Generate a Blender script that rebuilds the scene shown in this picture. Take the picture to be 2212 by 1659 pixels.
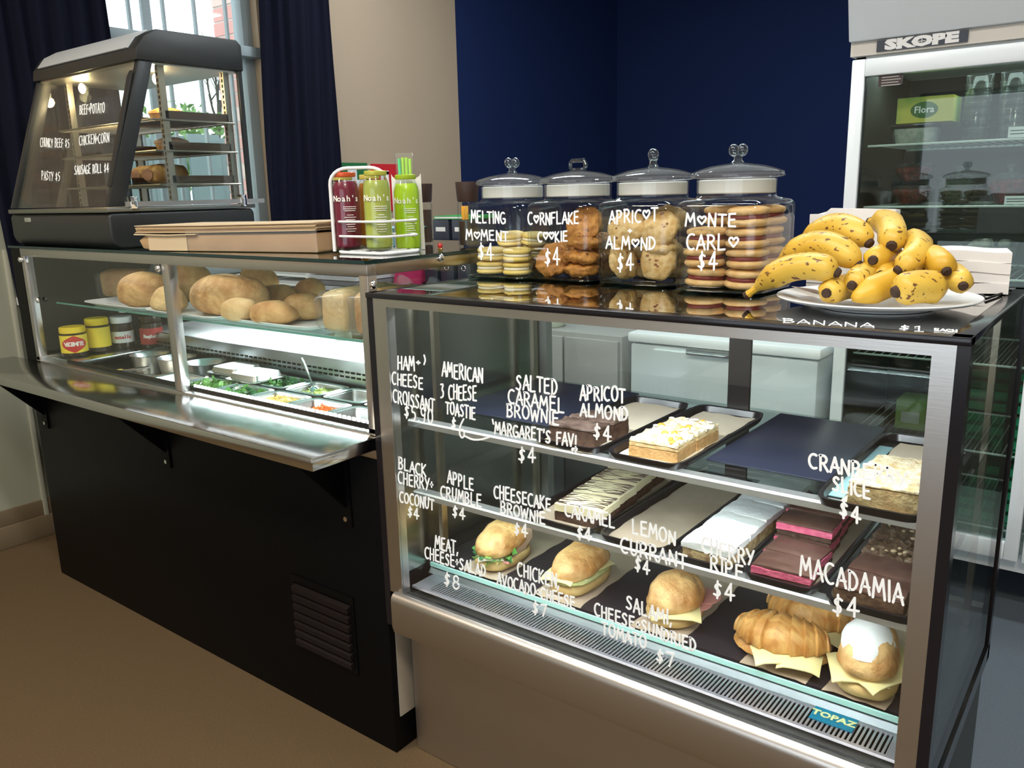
import bpy, bmesh, math, random
from mathutils import Vector, Matrix, noise, Euler
random.seed(7)
PI = math.pi
for o in list(bpy.data.objects): bpy.data.objects.remove(o, do_unlink=True)
SC = bpy.context.scene
COL = SC.collection
# ---------------------------------------------------------------- camera (solved from the vanishing points)
FPX, CX, CY = 1790.443, 1106.0, 829.5
roll, pitch, yaw = -.0244812, .2265113, .6578734
cF = Vector((-math.sin(yaw)*math.cos(pitch), math.cos(yaw)*math.cos(pitch), -math.sin(pitch)))
cR0 = Vector((math.cos(yaw), math.sin(yaw), 0)); cU0 = cR0.cross(cF)
cR = cR0*math.cos(roll) + cU0*math.sin(roll)
cU = -cR0*math.sin(roll) + cU0*math.cos(roll)
CAM = Vector((0, 0, 1.45))
cd = bpy.data.cameras.new('camera'); cam = bpy.data.objects.new('camera', cd); COL.objects.link(cam)
m = Matrix((cR, cU, -cF)).transposed().to_4x4(); m.translation = CAM; cam.matrix_world = m
cd.sensor_width = 36; cd.sensor_fit = 'HORIZONTAL'; cd.lens = FPX/2212*36; cd.clip_start = .02
SC.camera = cam
# ---------------------------------------------------------------- world, exposure
w = bpy.data.worlds.new('overcast'); SC.world = w; w.use_nodes = True
nt = w.node_tree; bgn = nt.nodes['Background']
tc = nt.nodes.new('ShaderNodeTexCoord'); sx = nt.nodes.new('ShaderNodeSeparateXYZ'); rp = nt.nodes.new('ShaderNodeValToRGB')
nt.links.new(tc.outputs['Generated'], sx.inputs[0]); nt.links.new(sx.outputs['Z'], rp.inputs[0]); nt.links.new(rp.outputs[0], bgn.inputs[0])
rp.color_ramp.elements[0].color = (.80, .88, .95, 1); rp.color_ramp.elements[1].color = (.86, .93, 1, 1)
bgn.inputs[1].default_value = 3.2
SC.view_settings.view_transform = 'Standard'; SC.view_settings.look = 'None'
SC.view_settings.exposure = 0.0; SC.view_settings.gamma = 1.0
SC.view_settings.use_curve_mapping = False

def area(name, loc, size, power, col=(1, 1, 1), rot=(0, 0, 0), spread=PI):
    l = bpy.data.lights.new(name, 'AREA'); l.shape = 'RECTANGLE'; l.size, l.size_y = size
    l.energy = power; l.color = col; l.spread = spread
    o = bpy.data.objects.new(name, l); o.location = loc; o.rotation_euler = rot; COL.objects.link(o); return o
def portal(name, loc, size, rot):
    o = area(name, loc, size, 1, rot=rot); o.data.cycles.is_portal = True; return o
# daylight openings and added ceiling lamps, out of view, that brighten the room
portal('window_portal', (-3.80, 2.17, 1.98), (1.9, 1.34), (0, -PI/2, 0))
portal('shopfront_portal', (-.2, -3.19, 1.35), (3.6, 1.9), (PI/2, 0, 0))
KITCHEN_FILLS = [(-2.6, 3.3), (-.9, 2.6), (.4, 5.2)]
for i, (x, y) in enumerate(KITCHEN_FILLS):
    area('kitchen_fill', (x, y, 3.24), (1.15, .25), 30, (.88, .95, 1.0))  # unseen lamps added to light the kitchen side and back wall
for i, (x, y) in enumerate([(-2.4, -.6), (.6, -.4)]):
    area('room_fill', (x, y, 3.24), (.5, .5), 55, (1.0, .87, .70))  # unseen warm lamps added as fill on the counter fronts

area('front_fill', (-.9, .35, 3.24), (1.9, .16), 40, (.95, .97, 1.0))  # unseen long lamp added for highlights on the case lip and top bar
# ---------------------------------------------------------------- pixel -> point on a real plane
def ray(px, py): return cF + cR*((px-CX)/FPX) + cU*((CY-py)/FPX)
def at_z(px, py, z): d = ray(px, py); return CAM + d*((z-CAM.z)/d.z)
def at_y(px, py, y): d = ray(px, py); return CAM + d*((y-CAM.y)/d.y)
def at_x(px, py, x): d = ray(px, py); return CAM + d*((x-CAM.x)/d.x)
def at_pl(px, py, p0, n): d = ray(px, py); return CAM + d*((p0-CAM).dot(n)/d.dot(n))

# ---------------------------------------------------------------- materials
MATS = {}
def M(name, col=(.5, .5, .5), rough=.5, metal=0.0, col2=None, ns=20, nd=4, bump=0, bs=60, spec=None, emis=None, es=0, lo=.4, hi=.6, coat=0, stretch=None, sub=0, anis=0, co='Object'):
    if name in MATS: return MATS[name]
    mt = bpy.data.materials.new(name); mt.use_nodes = True; nt = mt.node_tree; b = nt.nodes['Principled BSDF']
    b.inputs['Base Color'].default_value = (*col, 1); b.inputs['Roughness'].default_value = rough; b.inputs['Metallic'].default_value = metal
    if spec is not None: b.inputs['Specular IOR Level'].default_value = spec
    if coat: b.inputs['Coat Weight'].default_value = coat; b.inputs['Coat Roughness'].default_value = .08
    if sub: b.inputs['Subsurface Weight'].default_value = sub; b.inputs['Subsurface Radius'].default_value = (.01, .006, .003)
    if anis:
        b.inputs['Anisotropic'].default_value = anis
        cx_ = nt.nodes.new('ShaderNodeCombineXYZ'); cx_.inputs[1].default_value = 1
        nt.links.new(cx_.outputs[0], b.inputs['Tangent'])
    if emis: b.inputs['Emission Color'].default_value = (*emis, 1); b.inputs['Emission Strength'].default_value = es
    if col2 is not None or bump:
        tc = nt.nodes.new('ShaderNodeTexCoord'); mp = nt.nodes.new('ShaderNodeMapping')
        if stretch: mp.inputs['Scale'].default_value = stretch
        nt.links.new(tc.outputs[co], mp.inputs[0])
    if col2 is not None:
        n = nt.nodes.new('ShaderNodeTexNoise'); n.inputs['Scale'].default_value = ns; n.inputs['Detail'].default_value = nd
        r = nt.nodes.new('ShaderNodeValToRGB'); nt.links.new(mp.outputs[0], n.inputs[0]); nt.links.new(n.outputs[0], r.inputs[0])
        r.color_ramp.elements[0].color = (*col, 1); r.color_ramp.elements[1].color = (*col2, 1)
        r.color_ramp.elements[0].position = lo; r.color_ramp.elements[1].position = hi
        nt.links.new(r.outputs[0], b.inputs['Base Color'])
    if bump:
        n2 = nt.nodes.new('ShaderNodeTexNoise'); n2.inputs['Scale'].default_value = bs; n2.inputs['Detail'].default_value = 5
        bp = nt.nodes.new('ShaderNodeBump'); bp.inputs['Strength'].default_value = bump; bp.inputs['Distance'].default_value = .006
        nt.links.new(mp.outputs[0], n2.inputs[0]); nt.links.new(n2.outputs[0], bp.inputs['Height']); nt.links.new(bp.outputs[0], b.inputs['Normal'])
    MATS[name] = mt; return mt
def GL(name, tint=(1, 1, 1), refl=1.0, rough=0.0, ior=1.5, milky=0.0, mc=(1, 1, 1)):
    """sheet glass: clear tinted transmission under a Fresnel reflection"""
    if name in MATS: return MATS[name]
    mt = bpy.data.materials.new(name); mt.use_nodes = True; nt = mt.node_tree; nt.nodes.clear()
    out = nt.nodes.new('ShaderNodeOutputMaterial'); tr = nt.nodes.new('ShaderNodeBsdfTransparent'); tr.inputs[0].default_value = (*tint, 1)
    gl = nt.nodes.new('ShaderNodeBsdfGlossy'); gl.inputs['Roughness'].default_value = rough
    fr = nt.nodes.new('ShaderNodeFresnel'); ge = nt.nodes.new('ShaderNodeNewGeometry')
    mi = nt.nodes.new('ShaderNodeMapRange'); mi.inputs['To Min'].default_value = ior; mi.inputs['To Max'].default_value = 1/ior   # both faces of the sheet reflect as seen from air
    nt.links.new(ge.outputs['Backfacing'], mi.inputs['Value']); nt.links.new(mi.outputs[0], fr.inputs[0])
    mu = nt.nodes.new('ShaderNodeMath'); mu.operation = 'MULTIPLY'; mu.inputs[1].default_value = refl; mu.use_clamp = True
    mx = nt.nodes.new('ShaderNodeMixShader'); nt.links.new(fr.outputs[0], mu.inputs[0]); nt.links.new(mu.outputs[0], mx.inputs[0])
    last = tr
    if milky:
        df = nt.nodes.new('ShaderNodeBsdfDiffuse'); df.inputs[0].default_value = (*mc, 1)
        m2 = nt.nodes.new('ShaderNodeMixShader'); m2.inputs[0].default_value = milky
        nt.links.new(tr.outputs[0], m2.inputs[1]); nt.links.new(df.outputs[0], m2.inputs[2]); last = m2
    nt.links.new(last.outputs[0], mx.inputs[1]); nt.links.new(gl.outputs[0], mx.inputs[2]); nt.links.new(mx.outputs[0], out.inputs[0])
    MATS[name] = mt; return mt

steel = M('brushed_steel', (.60, .585, .57), .30, 1.0, bump=.012, bs=400, stretch=(.05, 1, 1))
steel_shelf = M('shelf_steel', (.62, .62, .61), .13, 1.0, anis=.9)
steel_dk = M('base_steel', (.60, .565, .53), .36, 1.0, bump=.03, bs=300)
chrome = M('chrome', (.85, .85, .86), .06, 1.0)
pan_steel = M('pan_steel', (.80, .81, .80), .30, 1.0)
bronze = M('rail_steel', (.52, .46, .38), .28, 1.0)
black = M('black_laminate', (.003, .003, .0035), .45, spec=.12)
black_gl = M('black_gloss', (.010, .009, .012), .18, spec=.4)
black_tray = M('black_tray', (.012, .011, .014), .22, spec=.5)
rubber = M('dark_plastic', (.015, .017, .018), .4)
glass = GL('clear_glass', (.95, .98, .965), .9)
glass_front = GL('display_glass', (.965, .985, .975), .9)
glass_top = GL('dark_top_glass', (.06, .08, .075), 2.6)
glass_top2 = GL('sandwich_top_glass', (.25, .36, .33), 1.8)
glass_edge = M('glass_edge', (.10, .30, .24), .15, spec=.6)
glass_edge_l = M('pale_glass_edge', (.45, .78, .72), .2, spec=.6)
jar_glass = GL('jar_glass', (.955, .97, .962), .85)
jar_thick = GL('jar_base_glass', (.62, .76, .68), 1.5)
film = GL('plastic_film', (.97, .96, .95), .8, rough=.10, milky=.05)
white = M('white_plastic', (.80, .81, .80), .35)
white_gl = M('white_enamel', (.82, .86, .88), .28)
paper_w = M('white_paper', (.84, .82, .80), .8)
ink = M('paint_pen_white', (.92, .95, .97), .6, emis=None)
kraft = M('kraft_paper', (.50, .33, .17), .75, col2=(.44, .28, .14), ns=8)
kraft_l = M('pale_kraft', (.60, .47, .30), .75)
parch = M('baking_paper', (.72, .62, .48), .8, col2=(.64, .54, .40), ns=6)
parch_d = M('browned_paper', (.40, .32, .24), .8, col2=(.33, .26, .19), ns=9)
cloth = M('navy_curtain_cloth', (.006, .007, .017), .85, spec=.1)
beige = M('beige_wall_paint', (.45, .35, .245), .9, col2=(.42, .325, .23), ns=300)
greyp = M('pale_wall_paint', (.34, .35, .27), .85)
navy = M('navy_wall_paint', (.010, .024, .095), .8, col2=(.009, .021, .085), ns=250, spec=.2)
ceilp = M('ceiling_paint', (.7, .68, .62), .9)

# ---------------------------------------------------------------- mesh helpers
OFF = {}
def link(o, parent=None):
    COL.objects.link(o)
    if parent is not None: o.parent = parent
    return o
def tag(o, label, cat, group=None, kind=None):
    if label: o['label'] = label
    if cat: o['category'] = cat
    if group: o['group'] = group
    if kind: o['kind'] = kind
    return o
def thing(name, label, cat, loc=(0, 0, 0), group=None):
    o = bpy.data.objects.new(name, None); o.empty_display_size = .02; COL.objects.link(o); o.location = loc
    OFF[o.name] = Vector(loc); return tag(o, label, cat, group)
class MB:
    def __init__(s): s.v = []; s.f = []; s.mi = []; s.cur = 0
    def add(s, vs, fs):
        b = len(s.v); s.v += [Vector(v) for v in vs]
        for f in fs: s.f.append([i+b for i in f]); s.mi.append(s.cur)
        return s
    def box(s, x0, x1, y0, y1, z0, z1):
        return s.add([(x0,y0,z0),(x1,y0,z0),(x1,y1,z0),(x0,y1,z0),(x0,y0,z1),(x1,y0,z1),(x1,y1,z1),(x0,y1,z1)],
                     [(0,3,2,1),(4,5,6,7),(0,1,5,4),(1,2,6,5),(2,3,7,6),(3,0,4,7)])
    def prism(s, pts, axis, a, b):
        """closed 2D outline extruded along axis from a to b"""
        n = len(pts); vs = []
        for t in (a, b):
            for (p, q) in pts:
                vs.append({'x': (t, p, q), 'y': (p, t, q), 'z': (p, q, t)}[axis])
        return s.add(vs, [tuple(range(n))[::-1], tuple(range(n, 2*n))] + [(i, (i+1) % n, n+(i+1) % n, n+i) for i in range(n)])
    def ring(s, c, rs, zs, n=24, sq=2.0, rot=0, rx=None, cap0=True, cap1=True):
        """lathe-like stack about z at c; sq>2 gives rounded squares; rs may be (rx,ry)"""
        b = []
        for r, z in zip(rs, zs):
            ra, rb = r if isinstance(r, tuple) else (r, r)
            for i in range(n):
                t = 2*PI*i/n + rot; ct, st = math.cos(t), math.sin(t)
                b.append((c[0]+ra*math.copysign(abs(ct)**(2/sq), ct), c[1]+rb*math.copysign(abs(st)**(2/sq), st), c[2]+z))
        k = len(rs); fs = []
        for j in range(k-1):
            for i in range(n): fs.append((j*n+i, j*n+(i+1) % n, (j+1)*n+(i+1) % n, (j+1)*n+i))
        if cap0: fs.append(tuple(range(n))[::-1])
        if cap1: fs.append(tuple(range((k-1)*n, k*n)))
        return s.add(b, fs)
    def tube(s, pts, r, n=8, closed=False, flat=None):
        pts = [Vector(p) for p in pts]; k = len(pts); b = []; prev = None
        for i, p in enumerate(pts):
            a_ = pts[(i-1) % k] if (closed or i > 0) else p; c_ = pts[(i+1) % k] if (closed or i < k-1) else p
            t = (c_-a_); t = t.normalized() if t.length > 1e-9 else Vector((0, 0, 1))
            if flat is not None: u = flat.normalized()
            else:
                u = (prev - t*prev.dot(t)) if prev is not None else t.orthogonal()
                u = u.normalized() if u.length > 1e-6 else t.orthogonal().normalized()
                prev = u
            w_ = t.cross(u).normalized(); rr = r[i] if isinstance(r, (list, tuple)) else r
            for j in range(n):
                a = 2*PI*j/n
                if flat is not None: b.append(p + w_*math.cos(a)*rr + u*math.sin(a)*rr*.25)
                else: b.append(p + u*math.cos(a)*rr + w_*math.sin(a)*rr)
        fs = []
        for i in range(k if closed else k-1):
            i2 = (i+1) % k
            for j in range(n): fs.append((i*n+j, i*n+(j+1) % n, i2*n+(j+1) % n, i2*n+j))
        if not closed: fs.append(tuple(range(n))[::-1]); fs.append(tuple(range((k-1)*n, k*n)))
        return s.add(b, fs)
    def mesh(s, name, mats, ang=35, bevel=0, off=Vector((0, 0, 0)), seg=2):
        me = bpy.data.meshes.new(name); me.from_pydata([v-off for v in s.v], [], s.f); me.update()
        for mt in (mats if isinstance(mats, (list, tuple)) else [mats]): me.materials.append(mt)
        if max(s.mi or [0]) > 0:
            for p, k in zip(me.polygons, s.mi): p.material_index = k
        bm = bmesh.new(); bm.from_mesh(me); bmesh.ops.recalc_face_normals(bm, faces=bm.faces)
        if bevel: bmesh.ops.bevel(bm, geom=[e for e in bm.edges if e.calc_face_angle(0) > .5], offset=bevel, segments=seg, profile=.5, affect='EDGES')
        bm.to_mesh(me); bm.free()
        for p in me.polygons: p.use_smooth = True
        me.set_sharp_from_angle(angle=math.radians(ang)); return me
    def build(s, name, mats, parent=None, label=None, **kw):
        off = Vector((0, 0, 0)); p = parent
        while p is not None: off += OFF.get(p.name, Vector((0, 0, 0))); p = p.parent
        o = bpy.data.objects.new(name, s.mesh(name, mats, off=off, **kw)); link(o, parent)
        if label: o['label'] = label
        return o
def struct(name, mb, mt, **kw): o = mb.build(name, mt, **kw); o['kind'] = 'structure'; return o
def B(*a): return MB().box(*a)
def place_local(o, parent=None): return link(o, parent)
def copy_tree(o, parent=None):
    c = o.copy(); COL.objects.link(c)
    if parent is not None: c.parent = parent
    for ch in [q for q in o.children]: copy_tree(ch, c)
    return c
def blob(rx, ry, rz, amp=.0, fr=30, seed=0, nu=20, nv=12, e1=1.0, e2=1.0, flat=None, fn=None):
    """closed super-ellipsoid with noise relief, optionally cut flat below z=flat"""
    vs = []; fs = []
    def P(ct, k): return math.copysign(abs(ct)**k, ct)
    for j in range(nv+1):
        ph = -PI/2 + PI*j/nv
        for i in range(nu):
            th = 2*PI*i/nu
            c = P(math.cos(ph), e1); x = rx*c*P(math.cos(th), e2); y = ry*c*P(math.sin(th), e2); z = rz*P(math.sin(ph), e1)
            v = Vector((x, y, z)); d = v.normalized() if v.length > 1e-6 else Vector((0, 0, 1))
            if amp: v += d*amp*noise.noise(Vector((x*fr+seed*7.1, y*fr+seed*3.3, z*fr)))
            if fn: v = fn(v)
            if flat is not None: v.z = max(v.z, flat)
            vs.append(v)
    for j in range(nv):
        for i in range(nu): fs.append((j*nu+i, j*nu+(i+1) % nu, (j+1)*nu+(i+1) % nu, (j+1)*nu+i))
    m_ = MB().add(vs, fs); return m_
def lobj(name, me, parent=None, loc=None, rot=None):
    o = bpy.data.objects.new(name, me); link(o, parent)
    if loc is not None: o.location = loc
    if rot is not None: o.rotation_euler = rot
    return o

# ---------------------------------------------------------------- hand lettering (single-stroke capitals)
A_ = lambda cx, cy, rx, ry, a0, a1, n=10: [(cx+rx*math.cos(math.radians(a0+(a1-a0)*i/n)), cy+ry*math.sin(math.radians(a0+(a1-a0)*i/n))) for i in range(n+1)]
HEART = [(.35, .18), (.05, .50), (.02, .68), (.12, .80), (.26, .78), (.35, .62), (.44, .78), (.58, .80), (.68, .68), (.65, .50), (.35, .18)]
G = {
 'A': [[(0, 0), (.32, 1), (.62, 0)], [(.08, .33), (.60, .36)]],
 'B': [[(.06, 0), (.06, 1)], [(0, .97), (.35, 1), (.52, .78), (.36, .54), (.06, .52)], [(.36, .54), (.60, .30), (.42, .02), (.02, 0)]],
 'C': [A_(.38, .5, .36, .5, 60, 300)], 'D': [[(.06, 0), (.06, 1)], [(0, 1), (.36, .95), (.60, .55), (.40, .08), (0, 0)]],
 'E': [[(.52, 1), (.06, .97), (.06, .02), (.54, 0)], [(.06, .52), (.46, .54)]], 'F': [[(.52, 1), (.06, .97), (.06, 0)], [(.06, .52), (.44, .54)]],
 'G': [A_(.38, .5, .36, .5, 55, 330), [(.42, .44), (.70, .44), (.68, .10)]], 'H': [[(.05, 0), (.05, 1)], [(.55, 0), (.55, 1)], [(.05, .5), (.55, .53)]],
 'I': [[(.1, 0), (.1, 1)]], 'K': [[(.06, 0), (.06, 1)], [(.52, 1), (.08, .48), (.56, 0)]], 'L': [[(.06, 1), (.06, 0), (.52, .02)]],
 'M': [[(0, 0), (.12, 1), (.38, .35), (.64, 1), (.76, 0)]], 'N': [[(.05, 0), (.07, 1), (.56, 0), (.58, 1)]], 'O': [A_(.34, .5, .32, .5, 80, 440, 16)],
 'P': [[(.06, 0), (.06, 1)], [(0, .98), (.38, 1), (.54, .74), (.38, .48), (.06, .46)]], 'R': [[(.06, 0), (.06, 1)], [(0, .98), (.38, 1), (.54, .76), (.38, .50), (.06, .48)], [(.26, .48), (.60, 0)]],
 'S': [[(.50, .88), (.34, 1), (.12, .92), (.08, .70), (.28, .54), (.48, .38), (.48, .14), (.28, 0), (.02, .10)]], 'T': [[(0, 1), (.60, .98)], [(.30, 1), (.30, 0)]],
 'U': [[(.05, 1), (.05, .28), (.16, .04), (.36, 0), (.52, .20), (.56, 1)]], 'V': [[(0, 1), (.30, 0), (.60, 1)]], 'W': [[(0, 1), (.18, 0), (.40, .8), (.60, 0), (.80, 1)]],
 'Y': [[(0, 1), (.28, .5)], [(.58, 1), (.18, 0)]], '$': [[(.46, .78), (.30, .88), (.10, .76), (.14, .58), (.36, .46), (.42, .28), (.26, .14), (.02, .24)], [(.26, 1.04), (.24, 0)]],
 '4': [[(.34, 0), (.36, 1), (0, .34), (.56, .32)]], '5': [[(.50, 1), (.10, .96), (.08, .55), (.34, .60), (.50, .40), (.40, .06), (.04, 0)]],
 '6': [[(.40, 1), (.12, .60), (.06, .24), (.22, 0), (.44, .10), (.44, .38), (.24, .46), (.08, .30)]], '7': [[(0, .96), (.50, 1), (.20, 0)]], '8': [A_(.28, .76, .20, .24, 0, 360, 12), A_(.28, .26, .26, .27, 0, 360, 12)],
 '9': [A_(.26, .72, .22, .26, 0, 360, 12), [(.48, .74), (.44, .3), (.36, 0)]], '0': [A_(.28, .5, .26, .5, 80, 440, 14)], '3': [[(.02, .98), (.46, 1), (.20, .60), (.46, .46), (.40, .10), (.04, .04)]], '1': [[(0, .84), (.20, 1), (.18, 0)], [(0, 0), (.40, 0)]],
 '+': [[(.18, .30), (.18, .70)], [(.02, .50), (.34, .50)]], '.': [[(.06, 0), (.10, .06)]], ',': [[(.10, .10), (.02, -.16)]], '!': [[(.10, 1), (.08, .30)], [(.07, .04), (.09, .0)]],
 "'": [[(.06, 1.05), (.04, .80)]], '`': [[(0, 1.1), (.12, .78)]], ')': [[(0, .9), (.16, .5), (0, .12)]], '~': [HEART], ' ': []}
WD = {' ': .42, 'I': .20, '.': .22, ',': .24, '!': .24, "'": .16, '`': .18, '+': .40, 'M': .80, 'W': .84, ')': .26, '1': .46, '~': .72, 'C': .66, 'G': .74, 'O': .72, 'F': .58}
def chaikin(p, k=1):
    for _ in range(k):
        q = [p[0]]
        for a, b in zip(p[:-1], p[1:]): q += [a.lerp(b, .25), a.lerp(b, .75)]
        p = q + [p[-1]]
    return p
def stroke(mb, pts, r, nrm):
    n = nrm.normalized(); h = n*.0004; u0 = n.orthogonal().normalized(); w0 = n.cross(u0)
    for i, (a, b) in enumerate(zip(pts[:-1], pts[1:])):
        t = b-a; h = n*(.00032+.00006*(i % 3))
        if t.length < 1e-6: continue
        w_ = n.cross(t).normalized()*r; q = [a+w_, b+w_, b-w_, a-w_]
        mb.add([v-h for v in q]+[v+h for v in q], [(0, 1, 2, 3), (7, 6, 5, 4), (0, 4, 5, 1), (1, 5, 6, 2), (2, 6, 7, 3), (3, 7, 4, 0)])
    for i, p in enumerate(pts):
        k = 8; q = [p+(u0*math.cos(2*PI*j/k)+w0*math.sin(2*PI*j/k))*r*.99 for j in range(k)]; h2 = n*(.00048+.00003*(i % 4))
        mb.add([v-h2 for v in q]+[v+h2 for v in q], [tuple(range(k)), tuple(range(k, 2*k))[::-1]]+[(j, (j+1) % k, k+(j+1) % k, k+j) for j in range(k)])
def lettering(name, lines, plane, parent, r=.0024, nrm=Vector((0, -1, 0)), mt=None, upz=None, extra=None, label=None):
    """lines: (text, x0, y0, x1, y1, h) in photograph pixels, laid on the real plane given by `plane`"""
    mb = MB(); rnd = random.Random(sum(ord(c) for c in lines[0][0]))
    for (t, x0, y0, x1, y1, h) in lines:
        W = sum(WD.get(c, .64) for c in t) + .14*(len(t)-1)
        P0, P1 = plane(x0, y0), plane(x1, y1); U0, U1 = plane(x0, y0-h)-P0, plane(x1, y1-h)-P1
        if upz: U0 = Vector((0, 0, U0.z)); U1 = Vector((0, 0, U1.z))
        cx_ = 0
        for c in t:
            jx, jy, sc = rnd.uniform(-.02, .02), rnd.uniform(-.05, .05), rnd.uniform(.95, 1.08)
            for st in G[c]:
                pts = []
                for (a, b) in st:
                    s_ = (cx_+a+jx)/W; U = U0.lerp(U1, min(max(s_, 0), 1)); pts.append(P0.lerp(P1, s_) + U*(b*sc+jy))
                stroke(mb, chaikin(pts) if c in 'BCDGOPRSUJ35689$~0)' and len(pts) > 2 else pts, r, nrm)
            cx_ += WD.get(c, .64) + .14
    for st in (extra or []): stroke(mb, chaikin([plane(*p) for p in st]), r, nrm)
    return mb.build(name, mt or ink, parent, label=label)
def print_text(name, txt, size, mt, parent, loc, xdir, ydir, depth=.0004, align='CENTER', bold=0.0, squash=1.0):
    cu = bpy.data.curves.new(name, 'FONT'); cu.body = txt; cu.size = size; cu.align_x = align; cu.align_y = 'CENTER'; cu.extrude = depth; cu.offset = bold; cu.resolution_u = 2
    t = bpy.data.objects.new('t', cu); COL.objects.link(t); bpy.context.view_layer.update()
    me = bpy.data.meshes.new_from_object(t.evaluated_get(bpy.context.evaluated_depsgraph_get())); bpy.data.objects.remove(t)
    X = Vector(xdir).normalized(); Y = Vector(ydir).normalized(); Z = X.cross(Y)
    Mx = Matrix((X, Y, Z)).transposed().to_4x4()
    off = Vector((0, 0, 0)); p = parent
    while p is not None: off += OFF.get(p.name, Vector((0, 0, 0))); p = p.parent
    Mx.translation = Vector(loc)-off; me.transform(Mx @ Matrix.Diagonal((squash, 1, 1, 1))); me.materials.clear(); me.materials.append(mt); me.name = name
    return link(bpy.data.objects.new(name, me), parent)

# ================================================================ SETTING
XL, YB = -3.81, 6.5
carpet = M('brown_carpet', (.15, .10, .052), .95, col2=(.11, .075, .04), ns=260, nd=2, lo=.35, hi=.65, bump=.5, bs=700, spec=.1)
carpet2 = M('grey_carpet', (.16, .19, .22), .95, col2=(.12, .145, .17), ns=300, nd=2, lo=.35, hi=.65, bump=.4, bs=700, spec=.1)
struct('floor', B(XL-.1, 3.1, -3.3, 1.60, -.06, 0), carpet)
struct('floor', B(XL-.1, 3.1, 1.60, YB+.1, -.06, 0), carpet2)
WY0, WY1, WZ0, WZ1 = 1.50, 2.86, 1.07, 2.86
struct('wall_left', MB().box(XL-.16, XL, -3.3, WY0, 0, 3.3).box(XL-.16, XL, WY0, WY1, 0, WZ0).box(XL-.16, XL, WY0, WY1, WZ1, 3.3).box(XL-.16, XL, WY1, 4.42, 0, 3.3), beige)
struct('wall_left', B(XL-.001, XL+.006, -3.3, 1.52, 0, 1.60), greyp)
struct('wall_left', B(XL-.16, XL, 4.42, YB, 0, 3.3), navy)
struct('wall_back', B(XL-.16, 3.1, YB, YB+.12, 0, 3.3), navy)
struct('wall_right', B(3.0, 3.12, -3.3, YB, 0, 3.3), ceilp)
struct('wall_front', MB().box(XL, -2.0, -3.32, -3.2, 0, 3.3).box(-2.0, 1.6, -3.32, -3.2, 0, .4).box(-2.0, 1.6, -3.32, -3.2, 2.3, 3.3).box(1.6, 3.0, -3.32, -3.2, 0, 3.3), ceilp)
struct('ceiling', B(XL-.16, 3.12, -3.32, YB+.12, 3.3, 3.4), ceilp)
struct('baseboard_left', MB().box(XL, XL+.022, -3.2, 1.9, 0, .10).box(XL, XL+.014, -3.2, 1.9, .10, .17), M('painted_skirting', (.20, .15, .09), .6), bevel=.004)
t0, t1 = at_x(11, 546, XL), at_x(48, 780, XL)
struct('trim_1', B(XL, XL+.02, 1.475, 1.495, 0, 1.27), M('bead_paint', (.42, .42, .33), .5), bevel=.004)
fillm = M('fill_glow', (1, 1, 1), .4, emis=(.9, .96, 1), es=3)  # glow of the added ceiling lamps, all out of view
fillw = M('warm_fill_glow', (1, 1, 1), .4, emis=(1, .85, .65), es=3)
for i, (x, y) in enumerate(KITCHEN_FILLS):
    t = thing('fill_light', 'added long fill light, out of view over the kitchen side, ' + ('nearest the window', 'nearest the fridge', 'furthest back')[i], 'light', (x, y, 3.25), 'added fill lights')
    B(x-.62, x+.62, y-.16, y+.16, 3.255, 3.30).build('fill_housing', white_gl, t, bevel=.004); B(x-.58, x+.58, y-.13, y+.13, 3.247, 3.255).build('fill_panel', fillm, t)
for i, (x, y) in enumerate([(-2.4, -.6), (.6, -.4)]):
    t = thing('fill_light', 'added square warm fill light, out of view over the customer side, ' + ('left one', 'right one')[i], 'light', (x, y, 3.25), 'added fill lights')
    B(x-.28, x+.28, y-.28, y+.28, 3.255, 3.30).build('fill_housing', white_gl, t, bevel=.004); B(x-.25, x+.25, y-.25, y+.25, 3.247, 3.255).build('fill_panel', fillw, t)
t = thing('fill_light', 'added long fill light, out of view over the customer side, above the cake case', 'light', (-.9, .35, 3.25), 'added fill lights')
B(-1.9, .1, .25, .45, 3.255, 3.30).build('fill_housing', white_gl, t, bevel=.004); B(-1.86, .06, .27, .43, 3.247, 3.255).build('fill_panel', fillm, t)
# front shop window behind the viewer (seen only in reflections)
struct('trim_2', B(-2.0, 1.6, -3.21, -3.2, .0, .4), ceilp)
fr = M('window_frame_paint', (.30, .36, .38), .5)
wf = MB()
for a in (-2.0, -.8, .4, 1.55): wf.box(a, a+.05, -3.29, -3.23, .4, 2.3)
wf.box(-2, 1.6, -3.29, -3.23, .4, .45).box(-2, 1.6, -3.29, -3.23, 2.25, 2.3)
struct('window_2', wf, fr)
# the window in the left wall
wroot = struct('window_1', MB().box(XL-.13, XL-.05, WY0, WY0+.06, WZ0, WZ1).box(XL-.13, XL-.05, WY1-.06, WY1, WZ0, WZ1)
    .box(XL-.13, XL-.05, WY0, WY1, WZ0, WZ0+.05).box(XL-.13, XL-.05, WY0, WY1, WZ1-.06, WZ1), fr, bevel=.004)
B(XL-.14, XL+.03, WY0, WY1+.02, WZ0-.035, WZ0).build('window_sill', white, wroot, bevel=.004)
tz = at_x(555, 115, XL).z
B(XL-.14, XL+.02, WY0+.06, WY1, tz-.025, tz+.025).build('transom', fr, wroot, bevel=.004)
for px, wd in ((283, .006), (319, .022), (357, .006), (424, .006), (491, .006)):
    yy = at_x(px, 60, XL-.09).y
    B(XL-.105, XL-.085, yy-wd, yy+wd, WZ0+.05, WZ1-.06).build('glazing_bar', fr, wroot)
for z0, z1 in ((WZ0+.05, tz-.025), (tz+.025, WZ1-.06)):
    B(XL-.099, XL-.094, WY0+.06, WY1-.06, z0, z1).build('pane', glass, wroot)
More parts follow.
